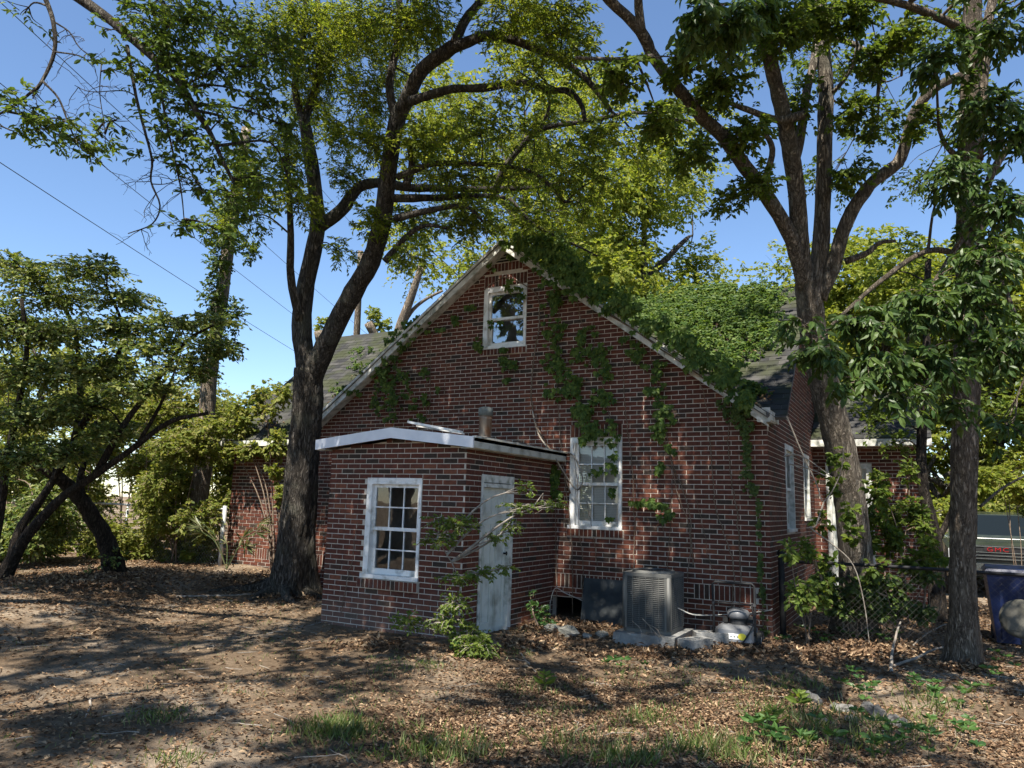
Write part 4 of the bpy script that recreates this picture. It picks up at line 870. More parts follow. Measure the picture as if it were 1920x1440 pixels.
FT = [((-7.5, 12.5), 19, 5.4, 'very tall yellow-green tree filling the sky behind the big oak'), ((-3.2, 13.5), 16, 4.6, 'tall yellow-green tree close behind the gable peak'), ((-3.5, 19), 12.5, 4.6, 'tall bright spring-green tree rising behind the gable ridge'), ((4.4, 15.5), 11, 3.6, 'bright tree showing between the right oak and the ivy-clad trunk'), ((7.0, 14.5), 10, 3.4, 'bright tree showing right behind the ivy-clad trunk'), ((1.2, 15), 9.5, 4.2, 'bright yellow-green tree close behind the right roof slope'), ((2.5, 21), 12.5, 5, 'rounded yellow-green tree seen over the right roof slope'), ((7.5, 22), 12.5, 4.4, 'yellow-green tree seen between the right oak leaders'), ((11.5, 19), 13, 4.6, 'tall pale green tree behind the ivy-clad right trunk'), ((-1, 26), 12, 5, 'far pale green tree above the middle of the roof'),
      ((-10.5, 16), 6.0, 3.2, 'low sunlit tree beyond the brick left wing'), ((-16, 14), 6.2, 3.2, 'low tree beyond the pale leaning trunk'), ((-7, 23), 8, 3.6, 'small tree beyond the left end of the main ridge'), ((14, 12), 9, 4, 'leafy tree in the woods beyond the parked vehicle'), ((9.2, 13), 8.5, 3, 'slender leafy tree behind the parked vehicle'), ((17, 17), 12, 4.6, 'tall woodland tree far beyond the blue bin')]
for (b, h, cr, lab) in FT: far_tree(b, h, cr, 32000 if h > 14 else 14000 if b[0] > 10 or b[1] > 24 else 24000 if h > 9 else 11000, LF_BG, .18, .105, lab, ncl=34)
for k, (x, y) in enumerate([(-19, 8), (-20, 3), (-17, 11), (-23, -3)]):
    far_tree((x, y), 6.0+k % 2, 3.2, 9000, LF_THICK, .17, .1, ['hazy low tree far behind the privet stems', 'broad low tree far left behind the privet', 'low tree seen past the dark leaning trunk', 'edge tree far beyond the privet crown'][k], ncl=18, low=.05)
for k, (x, y) in enumerate([(-17, -5), (-15.5, -8.5), (-21, -8)]):
    far_tree((x, y), 5.0, 2.8, 5500, LF_THICK, .15, .09, ['leafy edge tree standing left beyond the privet stems', 'low edge tree at the far left of the yard', 'low edge tree far out past the yard corner'][k], ncl=16, low=.05, group='trees along the left yard edge')
for k, (x, y) in enumerate([(8.6, 10.6), (12, 9), (15, 8), (6.2, 17), (18.5, 10), (5.5, 13.5), (7.4, 15)]):
    far_tree((x, y), 4.6, 2.4, 9000, LF_BG if k % 2 else LF_THICK, .14, .085, ['leafy understorey bush right behind the parked vehicle', 'understorey bush right of the parked vehicle', 'understorey bush farther right in the woods', 'understorey bush far behind the rear wing', 'understorey bush deep in the right-hand woods', 'leafy bush just right of the rear wing corner', 'leafy bush farther behind the slim dark tree'][k], ncl=16, low=.05, group='woodland understorey')
G = Geo()      # far-off wood closing the horizon
for k in range(200):
    a = YAW+U(-1.35, 1.35); d = U(34, 52); c = np.array([CAM[0]+math.sin(a)*d, CAM[1]+math.cos(a)*d, U(.3, 5.2)]); sprays(G, None, c, ell(2.2, 2.2, 1.5), 13, 8, .44, .27)
tag(G.build('distant_woods', LF_THICK, None, kind='stuff'), 'far-off belt of woods closing the view behind the yard', 'woods')
# pruned limbs standing behind the ridge
G = Geo(); bs = np.array([-5.2, 6.9, 0.])
for pl, r0, r1 in (([(602, 740), (604, 660), (598, 622)], .16, .13), ([(664, 700), (668, 640), (672, 560), (676, 470)], .10, .07), ([(738, 680), (748, 620), (770, 560), (790, 500)], .15, .08), ([(755, 610), (775, 580), (800, 560), (830, 545)], .06, .03), ([(700, 680), (706, 640), (690, 606)], .12, .11)):
    q = limb_pts(pl, 19, 18.6); G.tube(q, np.linspace(r0, r1, len(q)), 9, True, .5)
q0 = smoothline([bs, bs+[0, 0, 2.2], at(690, 700, 19)], 5); G.tube(q0, np.linspace(.32, .25, len(q0)), 10, True, .5)
for pl in ([(690, 700), (640, 715), (602, 740)], [(690, 700), (700, 680)], [(690, 700), (664, 700)], [(690, 700), (738, 680)]):
    q = limb_pts(pl, 19, 19); G.tube(q, .15, 9, True, .5)
tt = thing('pruned_tree', 'pollarded bare-limbed tree showing over the left part of the roof ridge', 'tree', bs); G.build('trunk', M_BARK_L, tt, True)
G = Geo()
for (x, y, r) in [(606, 610, 22), (712, 610, 26), (668, 640, 14), (700, 590, 16), (740, 640, 20)]: sprays(G, None, at(x, y, 18.9), scr(px(r, 19), px(r, 19), .3), int(r*2.2), 8, .1, .05)
G.build('crown', LF_BG, tt)
# ---------------------------------------------------------------- shade trees over and behind the camera
def canopy_tree(base, clusters, label, limbs, leaf=LF_OVER, Ln=.13, Wd=.075, name='shade_oak', seedlen=70):
    base = np.array([base[0], base[1], float(hills(base[0], base[1]))]); T = Tree(name, label, base, M_BARK_OAK, leaf, 'yard oaks shading the lawn')
    T.world([base-[0, 0, .1], base+[.1, 0, 2.5], base+[.2, .2, 5.5], base+[.1, .3, 9]], .34, .2, n=12, flare=.2)
    for e in limbs: T.world([base+[.1, .2, 5], (base+np.asarray(e, float))/2+[U(-.6, .6), U(-.6, .6), 3.4], (base+np.asarray(e, float)*3)/4+[U(-.5, .5), U(-.5, .5), 2.2], e], .075, .02, n=8)
    for (c, r, n) in clusters: T.crown(c, ell(r, r, r*.6), n, 9, Ln, Wd, br=.03)
    return T
def shade_clusters(n, hit, cz, r0, r1, dens):
    """leaf clumps hung where their shade falls on the spots given by hit()"""
    out = []; tries = 0
    while len(out) < n and tries < 4000:
        tries += 1; h = hit(); c = h+SUN*((U(*cz)-h[2])/SUN[2]); X, Y, Z = project(c)
        if Z > 0 and -500 < X < 2400 and Y > -150: continue     # stays over and behind the viewer
        r = U(r0, r1); out.append((c, r, int(dens*r*r)))
    return out
wall_hit = lambda x0, x1: (lambda: np.array([U(x0, x1), 0., U(-.3, 5.0)]))
annex_hit = lambda: np.array([U(-2.2, .1), -2.2, U(0, 2.2)])
lawn_hit = lambda x0, x1, y0=-8.5, y1=-.8: (lambda: np.array([U(x0, x1), U(y0, y1), 0.]))
T = canopy_tree((8.6, -13.5, 0), shade_clusters(22, wall_hit(-.8, 3.6), (6.4, 10.2), .6, 1.1, 66)+shade_clusters(64, lawn_hit(-.5, 7), (7.0, 12), .4, .9, 62)+shade_clusters(9, annex_hit, (6.8, 12), .5, .9, 70), 'tall yard oak standing behind the viewer to the right', [(5, -8, 9), (3.5, -10, 10), (6.5, -7, 10.5), (8, -9, 11)]); T.done()
T = canopy_tree((-1.8, -14.6, 0), shade_clusters(18, wall_hit(-5.2, -.6), (6.4, 10.2), .7, 1.2, 66)+shade_clusters(60, lawn_hit(-7.5, .5), (7.0, 12), .4, .9, 62), 'tall yard oak standing behind the viewer to the left', [(-1, -9, 9), (1, -8.5, 10), (-3.5, -9.5, 10), (-1, -7.5, 11)]); T.done()
# water oak whose low limb hangs into the picture at the upper left
wb_ = np.array([-6.6, -9.8, .25])
T = Tree('water_oak', 'overhanging water oak with drooping leafy limb and bare twigs against the sky', wb_, M_BARK_OAK, LF_OVER, 'yard oaks shading the lawn')
T.world([wb_-[0, 0, .2], wb_+[.1, 0, 2.5], wb_+[.2, .3, 5], wb_+[.5, .6, 7.5]], .3, .18, n=12, flare=.16)
p0 = T.P[0][-1]
e0 = at(95, -40, 7.6); T.world([wb_+[.25, .35, 5.3], (wb_+[.25, .35, 5.3]+e0)/2+[0, 0, 1.0], e0], .13, .085, n=9)
T.limb([(95, -40), (187, 23), (233, 60), (293, 113), (333, 150), (367, 207), (393, 247), (417, 300), (440, 345)], 7.6, 7.4, .06, .016)
T.limb([(60, -60), (86, 0), (100, 43), (102, 97), (80, 150), (60, 172), (10, 208), (-30, 225)], 7.4, 7.0, .028, .009, rough=.02)
T.limb([(80, 152), (110, 185), (128, 230), (145, 265), (185, 300)], 7.1, 7.0, .012, .005)
T.limb([(102, 97), (150, 105), (175, 125)], 7.2, 7.2, .009, .004); T.limb([(100, 40), (130, 60), (150, 90), (190, 120)], 7.3, 7.3, .009, .004)
T.limb([(238, 85), (255, 180), (270, 240), (285, 300), (283, 340), (300, 385), (285, 420), (240, 438)], 7.4, 7.2, .018, .005)
T.limb([(293, 113), (310, 220), (330, 310), (340, 360), (345, 410)], 7.4, 7.2, .014, .005); T.limb([(283, 345), (310, 345), (340, 335)], 7.2, 7.2, .006, .003); T.limb([(255, 180), (230, 170), (170, 172), (140, 160)], 7.4, 7.3, .007, .003); T.limb([(190, 120), (187, 175), (195, 230), (198, 270)], 7.3, 7.3, .006, .003)
tw_src = np.concatenate([p[len(p)//4:] for p in T.P[3:]])
for _ in range(70):                                        # bare side twigs growing from those limbs
    a = tw_src[int(rng.integers(len(tw_src)))]; e = a+CR*U(-.28, .28)+CU*U(-.3, .1)+CW*U(-.15, .15); q = smoothline([a, (a+e)/2+rng.normal(0, .03, 3), e], 4, .006, 1); T.T.tube(q, np.linspace(.0042, .002, 9), 4, False, .5)
    for f in (4, 6):
        e2 = q[f]+CR*U(-.12, .12)+CU*U(-.12, .08)+CW*U(-.06, .06); T.T.tube([q[f], (q[f]+e2)/2+rng.normal(0, .01, 3), e2], [.0026, .002, .0015], 3, False, .5)
WC = [(300, 60, 7.6, 75, 45, 1.2), (370, 40, 7.8, 80, 50), (330, 110, 7.5, 75, 45, 1.1), (410, 130, 7.6, 60, 45), (280, 150, 7.4, 45, 40), (340, 180, 7.4, 65, 45), (420, 220, 7.4, 40, 35), (350, 250, 7.3, 50, 40, .9), (300, 230, 7.3, 40, 35, .8), (290, 300, 7.2, 35, 25, .6), (400, 300, 7.4, 35, 35, .8), (30, 200, 7, 35, 25, .8), (70, 225, 7, 45, 30, .8), (130, 235, 7, 40, 28, .9), (160, 280, 7, 35, 24, .8), (20, 245, 7, 25, 15, .5), (215, 225, 7.1, 25, 22, .6), (45, 25, 7.4, 18, 14, .5), (195, 55, 7.4, 18, 18, .5), (215, 130, 7.3, 40, 30, .5), (430, 370, 7.4, 50, 35, .8), (480, 330, 7.6, 45, 40, .8), (360, 425, 7.3, 60, 25, .5), (420, 440, 7.3, 45, 30, .7), (470, 130, 8, 60, 60, .8), (330, 300, 7.3, 30, 30, .5)]
WC += [(260, 20, 8.4, 60, 30), (430, 60, 8.6, 70, 50), (500, 190, 8.6, 60, 50, .8), (450, 270, 8.4, 50, 40, .8), (380, 360, 8, 50, 30, .6), (540, 240, 8.8, 50, 50, .7), (330, 20, 8.8, 60, 30), (520, 100, 9, 70, 60, .8), (100, 260, 7.4, 60, 30, .5), (180, 250, 7.6, 40, 30, .5), (60, 180, 7.4, 40, 20, .4), (470, 400, 8.4, 60, 50, .7), (540, 330, 8.8, 50, 50, .6)]
crowns(T, WC, .072, .037, 1.35, 7, rd=.6, broad=True)
for (c, r, n) in shade_clusters(5, lawn_hit(-11, -6, -6, -3), (6.5, 10), .6, 1.1, 55): T.crown(c, ell(r, r, r*.6), n, 9, .12, .07, br=.03)
T.done()

# ---------------------------------------------------------------- creeper on the house
def fan_leaves(G, P, out, size, n=5):
    """palmate creeper leaves: n leaflets hanging round a stalk end"""
    for p, o, s in zip(P, out, size):
        side = unit(np.cross(o, (0, 0, 1))); dn = np.array([0, 0, -1.])
        ang = np.linspace(-1.25, 1.25, n)+rng.normal(0, .1, n); D = np.array([dn*math.cos(a)+side*math.sin(a)+o*.35 for a in ang])
        leaf_geo(G, np.repeat(p[None], n, 0), D, s*(1-.28*np.abs(ang)/1.25), s*.5, .15, True, up=np.repeat(o[None], n, 0)*2)
def creeper(label, stems, patches, Y=-.02, out=(0, -1, 0), size=.10, mk=None, leaf=LF_CREEP, lean=.10, smat=M_STEM, name='creeper_vine'):
    mk = mk or (lambda x, y: onY(x, y, Y)); out = np.asarray(out, float)
    base = mk(*stems[0][0][0]) if stems else mk(patches[0][0], patches[0][1])
    t = thing(name, label, 'vine', (base[0], base[1], max(base[2], 0))); G = Geo(); L_ = Geo()
    for pts, r in stems:
        q = smoothline([mk(x, y)+out*U(.012, .03) for x, y in pts], 5, .006, int(pts[0][0])); G.tube(q, np.linspace(r, r*.6, len(q)), 5, True, .5)
    for (x, y, rx, ry, n) in patches:
        n = int(n*1.45)
        P = np.array([mk(x+rng.normal(0, rx*.5), y+rng.normal(0, ry*.5))+out*U(.03, lean+.03) for _ in range(n)]); O = unit(out+rng.normal(0, .3, (n, 3))); fan_leaves(L_, P, O, size*U(.6, 1.15, n))
    if G.V: G.build('stem', smat, t, True)
    if L_.V: L_.build('foliage', leaf, t)
    return t
def on_rake(x, y): return onY(x, y, -.22)
creeper('dense creeper cascading down the right rake from the gable peak', [([(1015, 480), (1060, 520), (1130, 580), (1220, 640), (1320, 710), (1400, 760)], .014)],
        [(1010, 468, 24, 24, 30), (1035, 480, 32, 32, 52), (1062, 505, 36, 38, 60), (1098, 528, 34, 30, 48), (1135, 548, 34, 22, 36), (1182, 578, 36, 20, 34), (1232, 610, 36, 20, 34), (1282, 644, 36, 20, 32), (1328, 676, 36, 20, 32), (1372, 712, 32, 18, 28), (1150, 585, 20, 14, 8), (1300, 690, 20, 14, 8), (1400, 755, 20, 16, 16), (985, 455, 26, 14, 16), (1040, 460, 30, 16, 22), (1085, 500, 30, 16, 22)], mk=on_rake, lean=.30, size=.12)
creeper('leafy creeper curtain right of the gable window reaching the lower window head', [([(1075, 1150), (1072, 1000), (1060, 900), (1050, 800), (1045, 700), (1050, 560)], .008), ([(1150, 820), (1130, 720), (1095, 620), (1080, 540)], .007), ([(1100, 700), (1115, 640), (1110, 560)], .006)],
        [(1045, 560, 14, 34, 20), (1040, 625, 18, 26, 22), (1055, 680, 26, 26, 30), (1075, 725, 26, 22, 26), (1095, 640, 16, 40, 26), (1125, 665, 22, 18, 16), (1095, 770, 24, 26, 28), (1130, 745, 26, 18, 18), (1110, 810, 28, 20, 24), (1140, 700, 12, 24, 12), (1035, 735, 18, 12, 8), (1150, 800, 12, 16, 6)])
creeper('narrow creeper strand hanging above the air conditioner', [([(1290, 1090), (1295, 1000), (1270, 920), (1255, 840), (1240, 760), (1215, 650)], .007), ([(1245, 1000), (1238, 960), (1225, 940)], .004)],
        [(1235, 690, 16, 22, 14), (1232, 735, 18, 18, 14), (1245, 770, 18, 20, 16), (1240, 805, 16, 18, 14), (1260, 840, 10, 14, 6), (1245, 870, 10, 20, 6), (1210, 940, 18, 8, 7), (1245, 945, 22, 10, 9), (1255, 965, 14, 8, 5), (1262, 780, 8, 10, 4), (1180, 640, 20, 14, 8), (1200, 665, 16, 14, 8)])
creeper('ivy strand running down the right corner of the gable wall', [([(1432, 1185), (1428, 1080), (1424, 960), (1408, 900), (1402, 840), (1390, 770)], .008)],
        [(1385, 775, 22, 16, 34), (1398, 800, 16, 18, 32), (1402, 835, 10, 22, 26), (1404, 870, 8, 16, 14), (1402, 890, 12, 8, 10), (1412, 915, 12, 12, 16), (1424, 945, 4, 16, 8), (1425, 1000, 4, 30, 12), (1428, 1060, 4, 30, 12), (1431, 1120, 5, 30, 12), (1433, 1170, 6, 14, 6), (1365, 765, 16, 12, 16)], size=.06, leaf=LF_IVY)
creeper('creeper clump hanging from the lower left rake', [([(700, 770), (720, 700), (750, 640), (785, 610)], .009), ([(745, 790), (742, 700), (760, 630)], .006)],
        [(780, 612, 22, 16, 26), (755, 640, 26, 22, 34), (735, 675, 24, 22, 30), (725, 715, 22, 24, 30), (740, 745, 18, 22, 20), (765, 715, 12, 26, 12), (775, 760, 10, 20, 8), (715, 755, 14, 18, 12), (700, 700, 20, 12, 12), (745, 785, 12, 8, 6), (665, 735, 20, 10, 10)], size=.095, lean=.16)
creeper('thin creeper strand left of the gable window', [([(800, 790), (803, 700), (815, 620), (860, 580)], .006), ([(835, 740), (840, 660), (850, 600)], .004)],
        [(803, 700, 5, 16, 6), (800, 745, 7, 10, 5), (798, 780, 6, 10, 4), (858, 600, 8, 12, 7), (830, 618, 10, 5, 4), (828, 730, 5, 6, 3), (888, 577, 12, 6, 5)])
creeper('creeper sprigs round the gable window', [([(1070, 925), (1045, 860), (1012, 810), (998, 760), (1000, 690), (1012, 610), (1010, 560), (985, 535), (950, 520), (920, 535), (890, 560)], .013)],
        [(902, 652, 8, 12, 8), (950, 655, 8, 6, 4), (952, 680, 8, 14, 8), (965, 685, 8, 8, 5), (980, 550, 8, 12, 6), (958, 535, 10, 8, 5), (930, 608, 10, 8, 4), (918, 500, 10, 8, 6), (962, 480, 12, 10, 6), (958, 712, 6, 6, 3)])
creeper('pale green creeper sprig across the lower window', [([(1160, 800), (1150, 850), (1135, 880), (1112, 895)], .004)],
        [(1148, 835, 10, 12, 6), (1152, 855, 8, 8, 4), (1130, 885, 16, 6, 6), (1152, 875, 8, 10, 4), (1150, 920, 5, 10, 3), (1152, 970, 5, 6, 2), (1150, 800, 8, 6, 2), (1100, 830, 14, 6, 4)], Y=-.05, size=.09)
creeper('creeper hanging on the annex side wall by the inner corner', [([(1045, 1140), (1042, 1000), (1045, 900), (1050, 850)], .006)], [(1045, 890, 8, 20, 14), (1050, 925, 9, 10, 8), (1042, 905, 6, 12, 6)], Y=-.05, size=.1)
# bare stems climbing the wall
G = Geo()
for pl, r in [([(1190, 1080), (1188, 980), (1186, 880), (1175, 780), (1170, 680)], .009), ([(1300, 1060), (1292, 960), (1270, 890), (1245, 820), (1232, 720)], .009), ([(1372, 1150), (1376, 1060), (1345, 960), (1335, 880), (1325, 780), (1310, 700)], .009), ([(1387, 1160), (1388, 1050), (1380, 960), (1368, 880), (1366, 820), (1375, 770)], .010), ([(1092, 1115), (1090, 1040), (1085, 980), (1080, 900), (1075, 830)], .007), ([(1250, 1070), (1255, 1000), (1258, 940), (1262, 880)], .005), ([(1120, 1060), (1110, 1000), (1100, 940)], .005), ([(806, 795), (806, 700), (808, 640)], .006), ([(640, 1150), (655, 1080), (665, 1020), (672, 980)], .005), ([(1340, 1090), (1320, 1000), (1305, 930)], .004)]:
    Yp = AY-.02 if pl[0][0] < 700 else -.02
    q = smoothline([onY(x+U(-2, 2), y, Yp) for x, y in pl], 7, .008, int(pl[0][1]+pl[0][0])); G.tube(q, np.linspace(r, r*.6, len(q)), 5, True, .5)
tag(G.build('dry_vine_stems', M_STEM, kind='stuff'), 'bare brown vine stems climbing the brick walls', 'vine')
# long pale stem arching from the wall to the lower window
G = Geo(); q = smoothline([onY(1045, 845, -.06), onY(1072, 852, -.1), onY(1088, 880, -.16), onY(1092, 905, -.18), onY(1080, 918, -.15), onY(1060, 890, -.2), onY(1035, 850, -.4), onY(1010, 815, -.35), onY(998, 770, -.1)], 6); G.tube(q, .011, 6, True, .5)
tag(G.build('vine_loop', M_DEADSTEM), 'looped grey vine stem hanging before the lower window corner', 'vine')
# creeper on the roof slopes
def roof_pt(x, y):
    d = rayd(x, y); n = np.array([0, -MS, 1.]); t = ((np.array([0, MY, MZ])-CAM)@n)/(d@n); return CAM+d*t
creeper('mossy creeper and leaf drift spread over the right roof slope', [([(1230, 640), (1300, 620), (1400, 600)], .01)], [(1230, 600, 40, 18, 150), (1290, 590, 50, 20, 190), (1360, 585, 50, 22, 180), (1430, 580, 40, 24, 130), (1270, 625, 40, 16, 120), (1320, 650, 40, 14, 90), (1390, 625, 40, 16, 70), (1250, 575, 40, 8, 70), (1420, 556, 40, 8, 70), (1340, 562, 40, 8, 70), (1200, 590, 30, 14, 80), (1360, 690, 34, 14, 60), (1410, 745, 30, 8, 40), (1300, 610, 70, 30, 150), (1400, 610, 60, 34, 150), (1440, 640, 30, 26, 60), (1390, 660, 40, 20, 50), (1320, 556, 90, 10, 90)], mk=roof_pt, out=unit((0, -.5, 1)), lean=.2, size=.105, leaf=LF_CREEP)
creeper('creeper spread over the left roof slope beside the rake', [([(700, 720), (720, 690), (760, 650)], .008)], [(700, 690, 24, 14, 26), (740, 660, 22, 14, 26), (680, 660, 20, 10, 16), (670, 690, 16, 12, 12), (640, 730, 20, 12, 12)], mk=roof_pt, out=unit((0, -.5, 1)), lean=.08, size=.09)
G = Geo()
for (x, y, rx, ry, n) in [(1400, 745, 40, 12, 120), (1330, 690, 30, 12, 60), (650, 750, 30, 14, 160), (690, 715, 26, 10, 120), (1390, 640, 60, 30, 220), (1300, 610, 60, 20, 200), (500, 800, 30, 14, 60)]:
    P = np.array([roof_pt(x+rng.normal(0, rx*.5), y+rng.normal(0, ry*.5)) for _ in range(n)])+[0, -.01, .02]; leaf_geo(G, P, rng.normal(0, 1, (n, 3))*[1, 1, .3]+[0, .4, .3], .085*U(.6, 1.1, n), .035)
P = np.stack([U(-2.2, .1, 70), U(-2.6, -.1, 70), np.zeros(70)], -1); P[:, 2] = 2.575-.11*np.abs(P[:, 0]+1.07)+.006; leaf_geo(G, P, rng.normal(0, 1, (70, 3))*[1, 1, .1], .07, .03)
G.build('roof_leaf_litter', LF_LITTER, None, kind='stuff')

# ---------------------------------------------------------------- shrubs at the annex and fence
sb = onG(868, 1222)
cl = []
for (x, y, d, rx, ry, n) in [(890, 1215, 7.75, 50, 22, 60), (880, 1195, 7.9, 46, 26, 60), (840, 1165, 7.9, 44, 20, 34), (765, 1165, 8.0, 34, 18, 26), (905, 1210, 7.7, 26, 20, 22), (820, 1010, 8.1, 42, 14, 26), (865, 985, 8.1, 40, 18, 30), (830, 975, 8.15, 44, 12, 22), (860, 1085, 8.0, 40, 12, 20), (900, 1075, 8.0, 34, 12, 18), (930, 1010, 8.3, 34, 10, 14), (970, 950, 8.6, 40, 12, 18), (1030, 945, 8.9, 34, 12, 16), (960, 985, 8.6, 26, 16, 14), (985, 915, 8.7, 24, 14, 10), (950, 1065, 8.3, 30, 8, 9), (860, 1130, 7.9, 40, 22, 24)]:
    cl.append((at(x, y, d), scr(px(rx*1.1, d), px(ry*1.15, d), .2), int(n*1.9), .0055))
shrub('privet_shrub', 'light green twiggy shrub growing at the annex corner before the door', sb, LF_SHRUB, cl, .046, .023, 9, stems=6, bark=M_DEADSTEM)
b2 = onG(1015, 1178); shrub('weed_clump', 'feathery green weed clump at the foot of the annex side wall', b2, LF_WEED, [(b2+[0, 0, .18], (.16, .1, .16), 26), (b2+[-.12, -.05, .32], (.1, .1, .2), 14), (b2+[.12, 0, .1], (.14, .1, .08), 16)], .06, .025, 8, stems=3)
for i, (x, y, d, rx, ry, n, lab) in enumerate([(1512, 1075, 9.0, 34, 60, 34, 'bright green leafy shoot by the black fence post'), (1600, 1120, 9.6, 70, 36, 90, 'ivy heap on the fence at the foot of the leaning oak'), (1680, 1120, 9.6, 60, 40, 80, 'dark ivy tangle behind the fence right of the leaning oak'), (1735, 1060, 9.8, 34, 40, 46, 'twiggy shrub above the fence rail beside the near trunk'), (1640, 990, 10.6, 40, 40, 60, 'leafy shrub before the rear door'), (1690, 930, 11.2, 44, 60, 80, 'tall shrub against the rear wing wall'), (1900, 900, 12.5, 40, 40, 70, 'sunny palmetto-like shrub beside the parked vehicle')]):
    c = at(x, y, d); b = np.array([c[0], c[1], float(hills(c[0], c[1]))]); cl = [(at(x+U(-rx, rx), y+U(-ry, ry), d+U(-.25, .25)), scr(px(rx*.45, d), px(ry*.45, d), .2), n//3, .007) for _ in range(10)]
    shrub('fence_shrub', lab, b, [LF_SHRUB, LF_IVY, LF_IVY, LF_R, LF_R, LF_R, LF_BG][i], cl, .085, .05, 7, stems=4, broad=i < 3, group='shrubs along the right fence')

# ---------------------------------------------------------------- fences
def chain_fence(label, a, b, h, posts, mp, mw, ball=False, railr=.021, wire=.0011):
    a = np.asarray(a, float); b = np.asarray(b, float); L_ = np.linalg.norm((b-a)[:2]); u = unit((b-a)*[1, 1, 0]); t = thing('chain_link_fence', label, 'fence', (*a[:2], float(hills(*a[:2]))))
    gz = lambda s: float(hills(*(a+u*s)[:2]))
    for i, s in enumerate(posts):
        p = a+u*s; z = gz(s); r = .04 if i == 0 else .026
        po = Geo().tube([(p[0], p[1], z-.15), (p[0], p[1], z+h/2), (p[0], p[1], z+h+(.06 if i == 0 else 0))], r, 14).build('fence_post', mp, t, True)
        if i == 0 and ball: Geo().lathe((p[0], p[1], z+h+.06), [(.03, 0), (.046, .02), (.05, .045), (.04, .075), (.02, .09), (.001, .093)], 14).build('post_cap', mp, po, True)
    G = Geo(); ss = np.linspace(0, L_, 12); G.tube([np.array([*(a+u*s)[:2], gz(s)+h]) for s in ss], railr, 10); G.build('top_rail', mp, t, True)
    G = Geo(); sp = .075; hh = h-.04; k = -hh
    while k < L_:
        for d in (1, -1):
            s0, s1 = (k, k+hh) if d > 0 else (k+hh, k); z0, z1 = .02, h-.01
            q = [(s0, z0), (s1, z1)]
            if max(s0, s1) < 0 or min(s0, s1) > L_: continue
            pts = []
            for f in np.linspace(0, 1, 5):
                s = s0+(s1-s0)*f
                if 0 <= s <= L_: pts.append(np.array([*(a+u*s)[:2], gz(s)+z0+(z1-z0)*f])+np.array([u[1], -u[0], 0])*.003*d)
            if len(pts) > 1: G.tube(pts, wire, 3, False)
        k += sp
    G.build('wire_mesh', mw, t, kind='stuff'); return t
chain_fence('black chain-link fence with ball-capped corner post right of the house', (3.22, .27, 0), (9.6, .3, 0), 1.0, [0, 2.9, 5.6], M_BLACKM, M_WIREB, True)
fp = onG(412, 1060); zr_ = fp[2]+1.12; d_ = rayd(255, 964); lp = CAM+d_*((zr_-CAM[2])/d_[2]); lp = fp+(lp-fp)*1.0
far = fp+np.array([-6.2, -.35, 0])
chain_fence('galvanised chain-link fence running left from the brick wing', fp, far, 1.08, [0, 2.8, 5.6], M_GALV, M_GALV)
